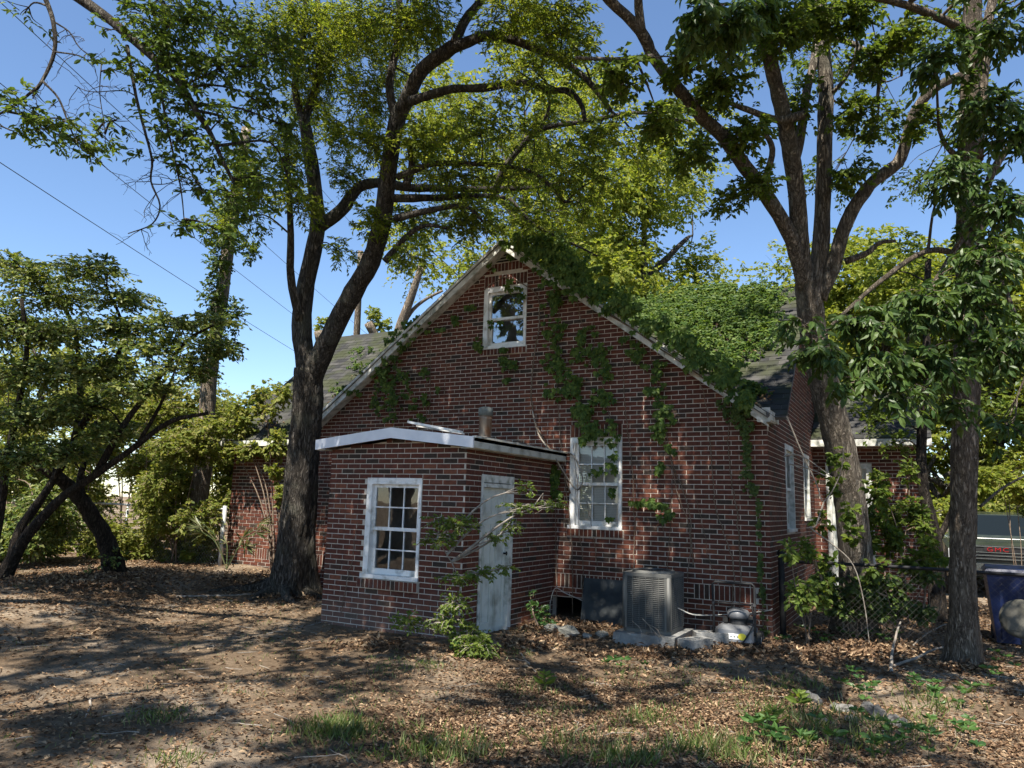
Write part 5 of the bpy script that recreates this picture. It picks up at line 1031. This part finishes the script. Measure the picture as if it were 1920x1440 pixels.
# ---------------------------------------------------------------- air conditioner and things by the wall
def ac_unit():
    z0 = .13; nr = CAM+rayd(1256, 1192)*((z0-CAM[2])/rayd(1256, 1192)[2]); x1, y0 = nr[0], nr[1]; x0, y1 = x1-.60, y0+.62; h = .71; z1 = z0+h
    pad = Geo(); pc = [(x0-.08, y0-.14), (x1+.08, y0-.12), (x1+.08, y1+.1), (x0-.09, y1+.08)]
    pad.prism([(*p, -.05) for p in pc], (0.012, 0.01, z0-.004+.05)); tag(pad.build('concrete_pad', M_CONC), 'cracked concrete slab under the air conditioner', 'slab')
    t = thing('air_conditioner', 'grey louvred outdoor air conditioner condenser on a concrete slab', 'air conditioner', ((x0+x1)/2, (y0+y1)/2, z0))
    Geo().box((x0+.03, y0+.03, z0+.03), (x1-.03, y1-.03, z1-.03)).build('coil', M_ACDARK, t)
    c = .05
    def ring(z, e): return [(x0-e+c, y0-e, z), (x1+e-c, y0-e, z), (x1+e, y0-e+c, z), (x1+e, y1+e-c, z), (x1+e-c, y1+e, z), (x0-e+c, y1+e, z), (x0-e, y1+e-c, z), (x0-e, y0-e+c, z)]
    Geo().prism(ring(z0, .0), (0, 0, .045)).build('base_pan', M_ACGREY, t)
    Geo().prism(ring(z1-.045, .012), (0, 0, .04)).build('top_cover', M_ACGREY, t)
    G = Geo(); cx, cyy = (x0+x1)/2, (y0+y1)/2; G.lathe((cx, cyy, z1-.006), [(.27, 0), (.262, .026), (.25, .03), (.245, .012)], 32); tg = G.build('fan_ring', M_ACGREY, t, True)
    G = Geo()
    for r in np.arange(.04, .25, .03): G.tube([(cx+r*math.cos(a), cyy+r*math.sin(a), z1+.016) for a in np.linspace(0, 6.2832, 25)], .003, 4, False)
    for a in np.linspace(0, math.pi, 5)[:-1]: G.beam((cx-.25*math.cos(a), cyy-.25*math.sin(a), z1+.014), (cx+.25*math.cos(a), cyy+.25*math.sin(a), z1+.014), .006, .006)
    G.build('fan_grille', M_ACDARK, t)
    for (a, b, nn) in (((x0, y0), (x1, y0), (0, -1)), ((x1, y0), (x1, y1), (1, 0)), ((x1, y1), (x0, y1), (0, 1)), ((x0, y1), (x0, y0), (-1, 0))):
        a = np.array([*a, 0.]); b = np.array([*b, 0.]); u = unit(b-a); n = np.array([*nn, 0.]); Ln = np.linalg.norm(b-a); G = Geo()
        ncol = 6; za, zb = z0+.045, z1-.045
        for i in range(ncol+1):
            s = c+(Ln-2*c)*i/ncol; w = .012 if i in (0, ncol) else .0035; G.obox(a+u*s+n*(.002)+[0, 0, (za+zb)/2], (u, n, (0, 0, 1)), (w, .007, (zb-za)/2))
        z = za+.008
        while z < zb-.004:
            p0, p1 = a+u*(c+.01), b-u*(c+.01); q = [p0+[0, 0, z]+n*.010, p1+[0, 0, z]+n*.010, p1+[0, 0, z+.014]-n*.006, p0+[0, 0, z+.014]-n*.006]; G.quad(*q); z += .023
        G.build('louvre_panel', M_ACGREY, t)
    for (xx, yy) in ((x0+c/2, y0+c/2), (x1-c/2, y0+c/2), (x1-c/2, y1-c/2), (x0+c/2, y1-c/2)):
        G = Geo(); G.tube([(xx, yy, z0+.045), (xx, yy, z1-.045)], c*.62, 8); G.build('corner_post', M_ACGREY, t, True)
    return x0, x1, y0, y1, z0
ax0, ax1, ay0, ay1, az0 = ac_unit()
P4 = [onY(1096, 1084, -.03), onY(1170, 1089, -.03), onY(1172, 1180, -.36), onY(1088, 1170, -.36)]
G = Geo(); nn = unit(np.cross(P4[1]-P4[0], P4[3]-P4[0])); nn = nn*(-1 if nn[1] > 0 else 1); G.prism([p for p in P4], nn*.012); tag(G.build('sheet_metal', M_PANEL), 'dark grey sheet panel leaning on the wall left of the air conditioner', 'panel')
def block(c, rot, label):
    c = np.asarray(c, float); u = np.array([math.cos(rot), math.sin(rot), 0]); v_ = np.array([-u[1], u[0], 0]); G = Geo(); A = (u, v_, (0, 0, 1))
    for s in (-1, 1): G.obox(c+v_*s*.08+[0, 0, .095], A, (.195, .018, .095))
    for s in (-.178, 0, .178): G.obox(c+u*s+[0, 0, .095], A, (.017, .0618, .0945))
    tag(G.build('concrete_block', M_CONC), label, 'block', 'concrete blocks by the slab')
block((ax1+.38, ay0+.42, -.03), .5, 'hollow concrete block behind the slab near the lawn mower'); block((ax1+.30, ay0+.02, -.06), 1.1, 'hollow concrete block against the right side of the slab')
def rock(P, r, label):
    n1, n2 = 9, 6; G = Geo(); V = []; 
    for i in range(n2+1):
        for j in range(n1):
            a, b = j/n1*6.283, i/n2*math.pi; V.append(np.array([math.sin(b)*math.cos(a), math.sin(b)*math.sin(a)*.8, math.cos(b)*.55])*r*(1+rng.normal(0, .12)))
    q = []
    for i in range(n2):
        for j in range(n1): q += [[i*n1+j, (i+1)*n1+j, (i+1)*n1+(j+1) % n1], [i*n1+j, (i+1)*n1+(j+1) % n1, i*n1+(j+1) % n1]]
    G.add(np.array(V)+P+[0, 0, r*.3], q); tag(G.build('rubble_rock', M_ROCK), label, 'rock', 'rubble by the house wall')
for x, y, r, lab in [(1035, 1186, .12, 'pale rubble chunk near the crawl opening'), (1064, 1192, .15, 'largest grey rubble chunk between annex and slab'), (1128, 1193, .08, 'small rubble chunk before the leaning panel'), (1100, 1196, .07, 'flat rubble chunk half buried in leaves'), (985, 1178, .05, 'small white chunk by the annex side wall')]: rock(onG(x, y), r, lab)
G = Geo(); q = smoothline([onY(1031, 1158, -.1), onY(1032, 1130, -.1), onY(1041, 1103, -.12), onY(1060, 1112, -.1), onY(1094, 1127, -.15)], 6); G.tube(q, .007, 6); tag(G.build('plastic_tubing', M_CONDUIT), 'thin pale tubing bent over the crawl space opening', 'tubing')
G = Geo()
for pl in ([(1205, 1160), (1228, 1185), (1236, 1195)], [(1215, 1170), (1232, 1180), (1240, 1194)], [(1186, 1165), (1200, 1178), (1204, 1195)], [(1212, 1186), (1224, 1186), (1238, 1195)], [(1218, 1175), (1224, 1190)]): q = limb_pts(pl, project((ax0, ay0, 0))[2]-.14, project((ax0, ay0, 0))[2]-.36); G.tube(q, .005, 5)
tag(G.build('dead_twigs', M_DEADSTEM), 'pale dead twigs propped against the air conditioner front', 'twigs')
G = Geo(); q = smoothline([(ax1+.01, ay0+.3, .42), (ax1+.2, ay0+.5, .33), (ax1+.55, -.04, .30), (2.6, -.015, .27), (3.05, -.012, .36), (3.14, -.01, .40)], 6); G.tube(q, .007, 6); tag(G.build('power_cable', M_CONDUIT), 'pale cable running from the air conditioner along the wall', 'cable')
# lawn mower
def mower():
    o = onG(1362, 1212); o[1] += .22; o[0] += .08; t = thing('lawn_mower', 'old grey push lawn mower with black handle beside the wall', 'lawn mower', o); R_ = .10; u = unit((1, .10, 0)); v_ = np.array([-u[1], u[0], 0])
    W = lambda a, b, z: o+u*a+v_*b+np.array([0, 0, z])
    G = Geo(); prof = [(-.25, -.20), (-.2, -.26), (.2, -.26), (.25, -.2), (.25, .16), (.18, .25), (-.18, .25), (-.25, .16)]
    lo = [W(a, b, .07) for a, b in prof]; hi = [W(a*.93, b*.93, .2) for a, b in prof]; tp = [W(a*.62, b*.62, .245) for a, b in prof]; V = lo+hi+tp; q = []
    for k in (0, 8):
        for i in range(8): j = (i+1) % 8; q += [[k+i, k+j, k+8+j], [k+i, k+8+j, k+8+i]]
    for i in range(1, 7): q.append([16, 16+i, 16+i+1])
    G.add(V, q); dk = G.build('deck', M_DECK, t)
    Geo().quad(W(-.07, -.262, .10), W(.06, -.262, .10), W(.06, -.257, .165), W(-.07, -.257, .165)).build('white_sticker', M_STICKW, dk)
    G = Geo()
    for a0, a1, z0_, z1_ in ((-.05, -.02, .128, .134), (-.012, .015, .128, .134), (-.005, .001, .112, .15), (.025, .045, .12, .124), (.025, .045, .132, .136)): G.quad(W(a0, -.2635, z0_), W(a1, -.2635, z0_), W(a1, -.2605, z1_), W(a0, -.2605, z1_))
    G.build('sticker_print', M_STICKD, dk)
    G = Geo(); G.add([W(.075+.05*math.cos(a)+.015, -.263, .135+.04*math.sin(a)) for a in np.linspace(0, 6.283, 11)[:-1]], [[0, i, i+1] for i in range(1, 9)]); G.build('yellow_sticker', M_STICKY, dk)
    for a, b, r in ((-.275, -.17, .085), (.275, -.17, .1), (-.275, .17, .085), (.275, .17, .085)):
        wh = Geo(); c = W(a, b, r-.01); wh.tube([c-u*.028, c-u*.02, c+u*.02, c+u*.028], [r*.86, r, r, r*.86], 20); w = wh.build('wheel', M_TYRE, t, True)
        Geo().tube([c-u*.03, c+u*.03], r*.5, 14).build('hub', M_DECK, w, True)
    G = Geo(); c = W(.02, .02, 0); G.lathe(c, [(.10, .24), (.105, .30), (.09, .31)], 18); e = G.build('engine', M_ENGINE, t)
    G = Geo(); G.lathe(c, [(.05, .31), (.12, .315), (.135, .34), (.135, .385), (.11, .415), (.06, .425), (.001, .427)], 22); G.build('engine_shroud', M_DECK, e, True)
    G = Geo(); G.obox(W(.16, .02, .30), (u, v_, (0, 0, 1)), (.04, .05, .04)); G.obox(W(-.13, .0, .29), (u, v_, (0, 0, 1)), (.03, .06, .03)); G.build('engine_muffler', M_BLACKM, e)
    G = Geo(); q = [W(-.24, -.27, .16), W(-.25, -.17, .4), W(-.27, -.12, .72), W(-.24, -.11, .745), W(.2, -.11, .745), W(.23, -.12, .72), W(.235, -.17, .4), W(.24, -.27, .16)]; G.tube(q, .015, 8); h = G.build('handle', M_BLACKM, t, True)
    G = Geo(); G.tube([W(-.255, -.15, .5), W(.232, -.15, .5)], .011, 8); G.build('cross_bar', M_BLACKM, h, True)
    for s in (-.255, .232): Geo().tube([W(s, -.175, .5), W(s, -.12, .5)], .02, 8).build('handle_knob', M_ENGINE, h)
    G = Geo(); q = smoothline([W(.2, -.17, .5), W(.22, -.22, .3), W(.12, -.29, .1), W(.05, -.3, .03)], 5); G.tube(q, .009, 6); G.build('cable', M_CABLE, t, True)
mower()
# ---------------------------------------------------------------- behind the fence: bin, disc, vehicle
def blue_bin():
    o = np.array([5.62, 1.5, 0.]); t = thing('wheeled_bin', 'dark blue wheeled recycling bin behind the black fence', 'bin', o); G = Geo()
    P = lambda x, y, z: o+np.array([x, y, z]); lo = [P(0.04, 0.04, .04), P(.56, .04, .04), P(.56, .6, .04), P(.04, .6, .04)]; hi = [P(-.03, -.03, .93), P(.63, -.03, .93), P(.63, .68, .93), P(-.03, .68, .93)]; G.hexa(lo+hi); G.build('body', M_BLUE, t)
    G = Geo(); G.hexa([P(-.05, -.06, .932), P(.65, -.06, .932), P(.65, .7, .932), P(-.05, .7, .932), P(-.03, -.03, .975), P(.63, -.03, .975), P(.6, .66, 1.0), P(0, .66, 1.0)]); G.build('lid', M_BLUE, t)
    for i in range(3): Geo().box(o+[.1+i*.2, -.012+.0, .1], o+[.14+i*.2, .02, .8]).build('rib', M_BLUE, t)
    for s in (0.02, .52): Geo().tube([P(s, .6, .1), P(s+.06, .6, .1)], .1, 16).build('wheel', M_TYRE, t)
blue_bin()
c = at(1916, 1160, 9.0); n = unit(np.array([-.15, -1, .35])); u = unit(np.cross(n, (0, 0, 1))); w = np.cross(u, n); c[2] = max(c[2], .25)
G = Geo(); V = [c+n*.02]
for r, h in ((.08, .025), (.2, .03), (.235, .01), (.24, -.02)): V += [c+(u*math.cos(a)+w*math.sin(a))*r+n*h for a in np.arange(28)/28*6.2832]
q = [[0, 1+j, 1+(j+1) % 28] for j in range(28)]
for k in range(3):
    for j in range(28): a0 = 1+k*28; q += [[a0+j, a0+28+j, a0+28+(j+1) % 28], [a0+j, a0+28+(j+1) % 28, a0+(j+1) % 28]]
G.add(V, q); t = thing('round_fan', 'round weathered fan cover leaning on the blue bin', 'fan', (c[0], c[1], 0)); G.build('cover', M_FAN, t, True)
G = Geo(); G.beam(c-w*.24-n*.04, [c[0], c[1]+.12, .0], .03, .02, (1, 0, 0)); G.build('leg', M_FAN, t)
G = Geo(); G.obox(c+n*.035+u*.09-w*.09, (u, w, n), (.06, .07, .006)); G.build('centre_plate', M_FAN, t)
def truck():
    o = np.array([6.22, 8.0, .0]); t = thing('parked_truck', 'dark green sport utility vehicle facing the yard behind the trees', 'vehicle', o); P = lambda x, y, z: o+np.array([x, y, z])
    def loft(secs, mt, nm, par=t):
        G = Geo(); k = len(secs[0]); V = [P(*p) for s in secs for p in s]; q = []
        for i in range(len(secs)-1):
            for j in range(k): a0 = i*k; q += [[a0+j, a0+(j+1) % k, a0+k+(j+1) % k], [a0+j, a0+k+(j+1) % k, a0+k+j]]
        for j in range(1, k-1): q += [[0, j+1, j], [(len(secs)-1)*k, (len(secs)-1)*k+j, (len(secs)-1)*k+j+1]]
        G.add(V, q); return G.build(nm, mt, par)
    sec = lambda y, w, z0, z1, b=.08: [(-w, y, z0), (w, y, z0), (w, y, z1-b), (w-b*1.3, y, z1), (-w+b*1.3, y, z1), (-w, y, z1-b)]
    body = loft([sec(.02, .86, .45, 1.06), sec(.25, .92, .4, 1.14), sec(1.3, .94, .38, 1.2), sec(4.4, .94, .38, 1.2), sec(4.75, .9, .45, 1.1)], M_CAR, 'body')
    cab = loft([[(-.84, 1.15, 1.17), (.84, 1.15, 1.17), (.84, 1.16, 1.19), (.8, 1.17, 1.2), (-.8, 1.17, 1.2), (-.84, 1.16, 1.19)], sec(1.85, .74, 1.17, 1.72), sec(2.4, .74, 1.17, 1.78), sec(4.2, .74, 1.17, 1.78), sec(4.65, .78, 1.17, 1.3)], M_CAR, 'cab')
    G = Geo(); G.quad(P(-.76, 1.205, 1.225), P(.76, 1.205, 1.225), P(.66, 1.80, 1.70), P(-.66, 1.80, 1.70)); G.build('windscreen', M_CARGL, t)
    for s in (-1, 1):
        G = Geo(); G.quad(P(s*.80, 2.0, 1.24), P(s*.80, 4.1, 1.24), P(s*.755, 4.0, 1.66), P(s*.755, 2.1, 1.66)); G.build('side_window', M_CARGL, t)
        mm = Geo().obox(P(s*1.02, 1.75, 1.26), ((1, 0, 0), (0, 1, 0), (0, 0, 1)), (.1, .05, .08)).build('wing_mirror', M_BLACKM, t)
        hl = Geo().box(P(s*.70-.17, -.04, .80), P(s*.70+.17, .05, .99)).build('headlight', M_LAMP, t)
        for y in (.85, 3.8):
            cc = P(s*.86, y, .38); w = Geo().tube([cc-[.11, 0, 0], cc-[.09, 0, 0], cc+[.09, 0, 0], cc+[.11, 0, 0]], [.34, .38, .38, .34], 24).build('wheel', M_TYRE, t, True); Geo().tube([cc-[.115, 0, 0], cc+[.115, 0, 0]], .22, 18).build('rim', M_GALV, w, True)
    gr = Geo().box(P(-.5, -.02, .78), P(.5, .03, 1.08)).build('grille', M_BLACKM, t)
    for z in (.80, .865, .93, 1.05): Geo().box(P(-.5, -.035, z), P(.5, -.022, z+.018)).build('grille_bar', M_CHROME, gr)
    Geo().box(P(-.24, -.045, .962), P(.24, -.036, 1.045)).build('badge_plate', M_BLACKM, gr)
    fc = bpy.data.curves.new('badge_letters', 'FONT'); fc.body = 'GMC'; fc.size = .115; fc.align_x = 'CENTER'; fc.extrude = .004; fc.space_character = 1.25
    fo = bpy.data.objects.new('tmp_letters', fc); COL.objects.link(fo); bpy.context.view_layer.update()
    me = bpy.data.meshes.new_from_object(fo.evaluated_get(bpy.context.evaluated_depsgraph_get())); bpy.data.objects.remove(fo)
    me.materials.clear(); me.materials.append(M_RED); lo = bpy.data.objects.new('badge_letters', me); COL.objects.link(lo); lo.parent = gr; lo.matrix_parent_inverse = parent_inv(gr)
    lo.location = P(0, -.05, .963); lo.rotation_euler = (math.pi/2, 0, 0); lo.scale = (1.35, 1, 1)
    Geo().box(P(-.95, -.12, .52), P(.95, .06, .72)).build('bumper', M_CHROME, t)
truck()

# ---------------------------------------------------------------- power lines
for i, (a, b, lab) in enumerate([((-40, 240, 14), (760, 776, 60), 'lowest power line crossing the sky at the left'), ((-40, 85, 14), (760, 740, 60), 'second power line crossing the sky above the lowest one'), ((0, -35, 14), (780, 700, 60), 'third power line crossing the sky behind the drooping limb'), ((300, -40, 16), (790, 560, 60), 'highest power line crossing behind the big oak')]):
    A, B = at(*a), at(*b); A = A-unit(B-A)*16; q = np.array([A+(B-A)*f-[0, 0, .5*4*f*(1-f)] for f in np.linspace(0, 1, 24)]); tag(Geo().tube(q, .009, 5, False).build('power_line', M_CABLE), lab, 'power line', 'overhead power lines')

# ---------------------------------------------------------------- ground cover
def patch_noise(X, Y, s=1.0, ph=0.0):
    return (np.sin(X*1.1*s+ph)+np.sin(Y*1.3*s+1.7*ph+X*.5*s)+np.sin((X+Y)*.73*s+2.1)+.6*np.sin(X*2.7*s-Y*2.1*s+ph)+.5*np.sin(Y*3.9*s+X*1.3*s+.7))/3.2
def inhouse(X, Y): return ((X > -7.4) & (X < 3.1) & (Y > .02) & (Y < 6)) | ((X > AX0-.02) & (X < .02) & (Y > AY-.03) & (Y < .1))
def litter(n, r0, r1, Ln, seed):
    r = np.random.default_rng(seed); a = YAW+r.uniform(-.82, .82, n*3); d = np.sqrt(r.uniform(r0*r0, r1*r1, n*3)); X = CAM[0]+np.sin(a)*d; Y = CAM[1]+np.cos(a)*d
    nz = patch_noise(X, Y, .9, .4)+.35*patch_noise(X, Y, 3.1, 1.0); pr = np.clip(.46+nz*.8+.10*(X-1)*(X > -1)-.2*((X < 1.5) & (X > -6) & (Y < -1.6))-.28*np.exp(-((X-.5)**2/5+(Y+5.5)**2/4)), .15, 1)
    k = (r.random(n*3) < pr) & ~inhouse(X, Y); X, Y = X[k][:n], Y[k][:n]; m_ = len(X)
    P = np.stack([X, Y, hills(X, Y)+r.uniform(.003, .022, m_)], -1); D = np.stack([r.normal(size=m_), r.normal(size=m_), r.normal(0, .18, m_)], -1); G = Geo()
    leaf_geo(G, P, D, Ln*r.uniform(.55, 1.25, m_), Ln*.48*r.uniform(.6, 1.2, m_), .3, False, up=np.tile([0, 0, 1.4], (m_, 1))); return G
G = litter(60000, 2.5, 7.5, .045, 1); G2 = litter(48000, 7.5, 17, .06, 2); G3 = litter(9000, 17, 28, .11, 3)
for g in (G2, G3):
    for V, Fc, R_, Mm in zip(g.V, g.F, g.R, g.M): G.add(V, Fc, R_)
# drifts against the walls and under the fence
for (x, y, rx, ry, n) in [(1060, 1180, 90, 14, 900), (1250, 1228, 120, 10, 700), (1420, 1215, 110, 14, 1100), (1600, 1225, 140, 18, 1500), (1560, 1190, 90, 10, 700), (480, 1085, 90, 10, 700), (150, 1090, 150, 14, 1200), (1000, 1210, 60, 12, 500), (700, 1215, 80, 10, 250), (548, 1120, 70, 8, 420), (1808, 1256, 60, 8, 420), (1605, 1200, 60, 8, 300), (215, 1082, 40, 6, 160), (900, 1225, 60, 8, 300)]:
    P = np.array([onG(x+rng.normal(0, rx*.5), y+rng.normal(0, ry*.5)) for _ in range(n)]); P = P[~inhouse(P[:, 0], P[:, 1])]; P[:, 2] += U(.005, .06, len(P)); leaf_geo(G, P, rng.normal(size=P.shape)*[1, 1, .35], .075*U(.6, 1.2, len(P)), .036, .3)
G.build('leaf_litter', LF_LITTER, None, kind='stuff')
def tufts(G, cs, n, h, w=.006, spread=.09):
    for c in cs:
        k = int(n*U(.6, 1.3)); b = c+np.stack([rng.normal(0, spread, k), rng.normal(0, spread, k), np.zeros(k)], -1); D = np.stack([rng.normal(0, .55, k), rng.normal(0, .55, k), np.ones(k)], -1); leaf_geo(G, b, D, h*U(.5, 1.3, k), w*U(.7, 1.5, k), .1)
G = Geo()
for (x, y, rx, ry, n, nb, h) in [(640, 1372, 60, 14, 26, 26, .10), (850, 1410, 110, 20, 26, 18, .11), (1000, 1290, 60, 12, 14, 12, .07), (780, 1250, 70, 14, 22, 14, .06), (1210, 1350, 60, 12, 14, 16, .09), (1340, 1410, 160, 26, 50, 14, .10), (1600, 1380, 160, 40, 44, 10, .12), (1100, 1400, 120, 26, 30, 9, .09), (620, 1390, 160, 24, 22, 9, .07), (1180, 1430, 60, 12, 16, 16, .11), (300, 1345, 50, 8, 10, 16, .07), (330, 1430, 40, 8, 6, 14, .08), (1460, 1290, 80, 16, 16, 10, .10), (1040, 1330, 80, 14, 12, 10, .06), (430, 1240, 160, 40, 26, 6, .05), (700, 1310, 200, 40, 36, 6, .05), (1300, 1280, 200, 30, 36, 7, .07), (960, 1225, 60, 8, 12, 10, .06), (1500, 1350, 160, 30, 34, 9, .11), (1740, 1330, 90, 30, 20, 9, .12)]:
    tufts(G, [onG(x+rng.normal(0, rx*.5), min(1436, y+rng.normal(0, ry*.6))) for _ in range(n)], nb, h)
q = rng.random(900); P = np.stack([U(-9, 6, 900), U(-8, -.5, 900), np.zeros(900)], -1); P[:, 2] = hills(P[:, 0], P[:, 1]); P = P[(patch_noise(P[:, 0], P[:, 1], 1.6, 2.2) > .15) & ~inhouse(P[:, 0], P[:, 1])]
tufts(G, P, 6, .05, .005, .05)
G.build('grass', LF_GRASS, None, kind='stuff')
G = Geo()
for (x, y, rx, ry, n) in [(1690, 1390, 170, 40, 46), (1760, 1310, 70, 24, 34), (1500, 1400, 140, 26, 26), (1600, 1300, 60, 16, 18), (1560, 1200, 90, 10, 26), (1430, 1390, 60, 12, 14), (1180, 1260, 60, 8, 10), (860, 1225, 50, 6, 8), (1640, 1200, 60, 10, 20), (1880, 1250, 40, 30, 16)]:
    for _ in range(int(n*.55)):
        b = onG(x+rng.normal(0, rx*.5), min(1436, y+rng.normal(0, ry*.6))); hh = U(.04, .16); k = 5; a = np.arange(k)/k*6.28+U(0, 6); D = np.stack([np.cos(a), np.sin(a), np.full(k, .25)], -1); leaf_geo(G, np.repeat((b+[0, 0, hh])[None], k, 0), D, U(.05, .1), U(.025, .045), .15, True); G.tube([b, b+[U(-.01, .01), 0, hh]], .002, 3, False)
G.build('ground_weeds', LF_WEED, None, kind='stuff')
for x, y, lab in [(1022, 1293, 'single five-leaved green seedling on the bare soil'), (1498, 1330, 'pale upright seedling beside the weathered log pieces'), (1450, 1365, 'small green seedling left of the weathered log pieces')]:
    b = onG(x, y); G = Geo()
    for hh, s in ((.05, .13), (.10, .10), (.13, .07)):
        k = 5; a = np.arange(k)/k*6.28+U(0, 6); D = np.stack([np.cos(a), np.sin(a), np.full(k, .45)], -1); leaf_geo(G, np.repeat((b+[0, 0, hh])[None], k, 0), D, s, s*.42, .15, True)
    G.tube([b-[0, 0, .02], b+[0, 0, .13]], .003, 4); tag(G.build('seedling', LF_SHRUB), lab, 'seedling', 'seedlings on the lawn')
LOGL = ['stubby rotten log piece lying apart at the end nearest the house', 'long thin rotten log piece in the middle of the row', 'thickest cracked rotten log piece beside the pale seedling weeds', 'rotten log piece at the end nearest the ridged trunk', 'flat grey bark piece before the long thin log piece', 'smallest grey bark chip under the long thin log piece']
G = Geo()
for k in range(420):
    a_ = YAW+U(-.75, .75); d_ = math.sqrt(U(6, 200)); p = np.array([CAM[0]+math.sin(a_)*d_, CAM[1]+math.cos(a_)*d_, 0.])
    if inhouse(p[0], p[1]): continue
    t_ = U(0, 6.28); L_ = U(.06, .3); q = np.array([p+[math.cos(t_)*L_*f+rng.normal(0, .012), math.sin(t_)*L_*f+rng.normal(0, .012), 0] for f in (0, .35, .7, 1)]); q[:, 2] = hills(q[:, 0], q[:, 1])+.014+U(0, .012); G.tube(q, [.004, .0035, .003, .002], 4, False)
G.build('fallen_twigs', M_DEADSTEM, None, kind='stuff')
for (x0, y0, x1, y1, r) in [(1502, 1312, 1538, 1322, .05), (1556, 1332, 1606, 1338, .045), (1618, 1334, 1658, 1350, .06), (1668, 1356, 1696, 1368, .05), (1524, 1356, 1556, 1362, .035), (1585, 1350, 1608, 1356, .03)]:
    a, b = onG(x0, y0), onG(x1, y1); k = 7; pts = np.array([a+(b-a)*f for f in np.linspace(0, 1, k)])+[0, 0, r*.5]; RR = r*(1+rng.normal(0, .16, (k, 9))); RR[0] *= .5; RR[-1] *= .6
    tag(Geo().tube(pts, RR, 9).build('log_piece', M_WOODG), LOGL.pop(0), 'log', 'pieces of the rotten log')
for i, (pl, r, lab) in enumerate([([(1700, 1222), (1735, 1200), (1772, 1180), (1800, 1170)], .010, 'pale stick leaning against the near trunk base'), ([(1672, 1252), (1720, 1245), (1765, 1225), (1790, 1215)], .016, 'curved dead branch lying left of the near trunk'), ([(1672, 1262), (1675, 1240), (1690, 1205)], .018, 'short broken stump stick upright in the leaves'), ([(1330, 1352), (1370, 1372), (1400, 1395)], .008, 'thin grey stick on the leaf litter before the mower'), ([(170, 1312), (168, 1330), (160, 1345)], .010, 'bent pale root loop on the bare soil'), ([(500, 1190), (550, 1180), (602, 1168)], .012, 'surface root running to the annex corner'), ([(975, 1225), (990, 1245), (1005, 1262)], .010, 'short pale stick lying before the annex door'), ([(330, 1120), (430, 1118), (500, 1112)], .02, 'surface root running left from the big oak')]):
    q = smoothline([onG(x, y)+[0, 0, r*.6+(.06 if i in (0, 1) and j in (1, 2) else 0)+(.12*j if i == 2 else 0)] for j, (x, y) in enumerate(pl)], 5, .004, i); tag(Geo().tube(q, np.linspace(r, r*.6, len(q)), 7).build('stick', M_DEADSTEM), lab, 'stick')
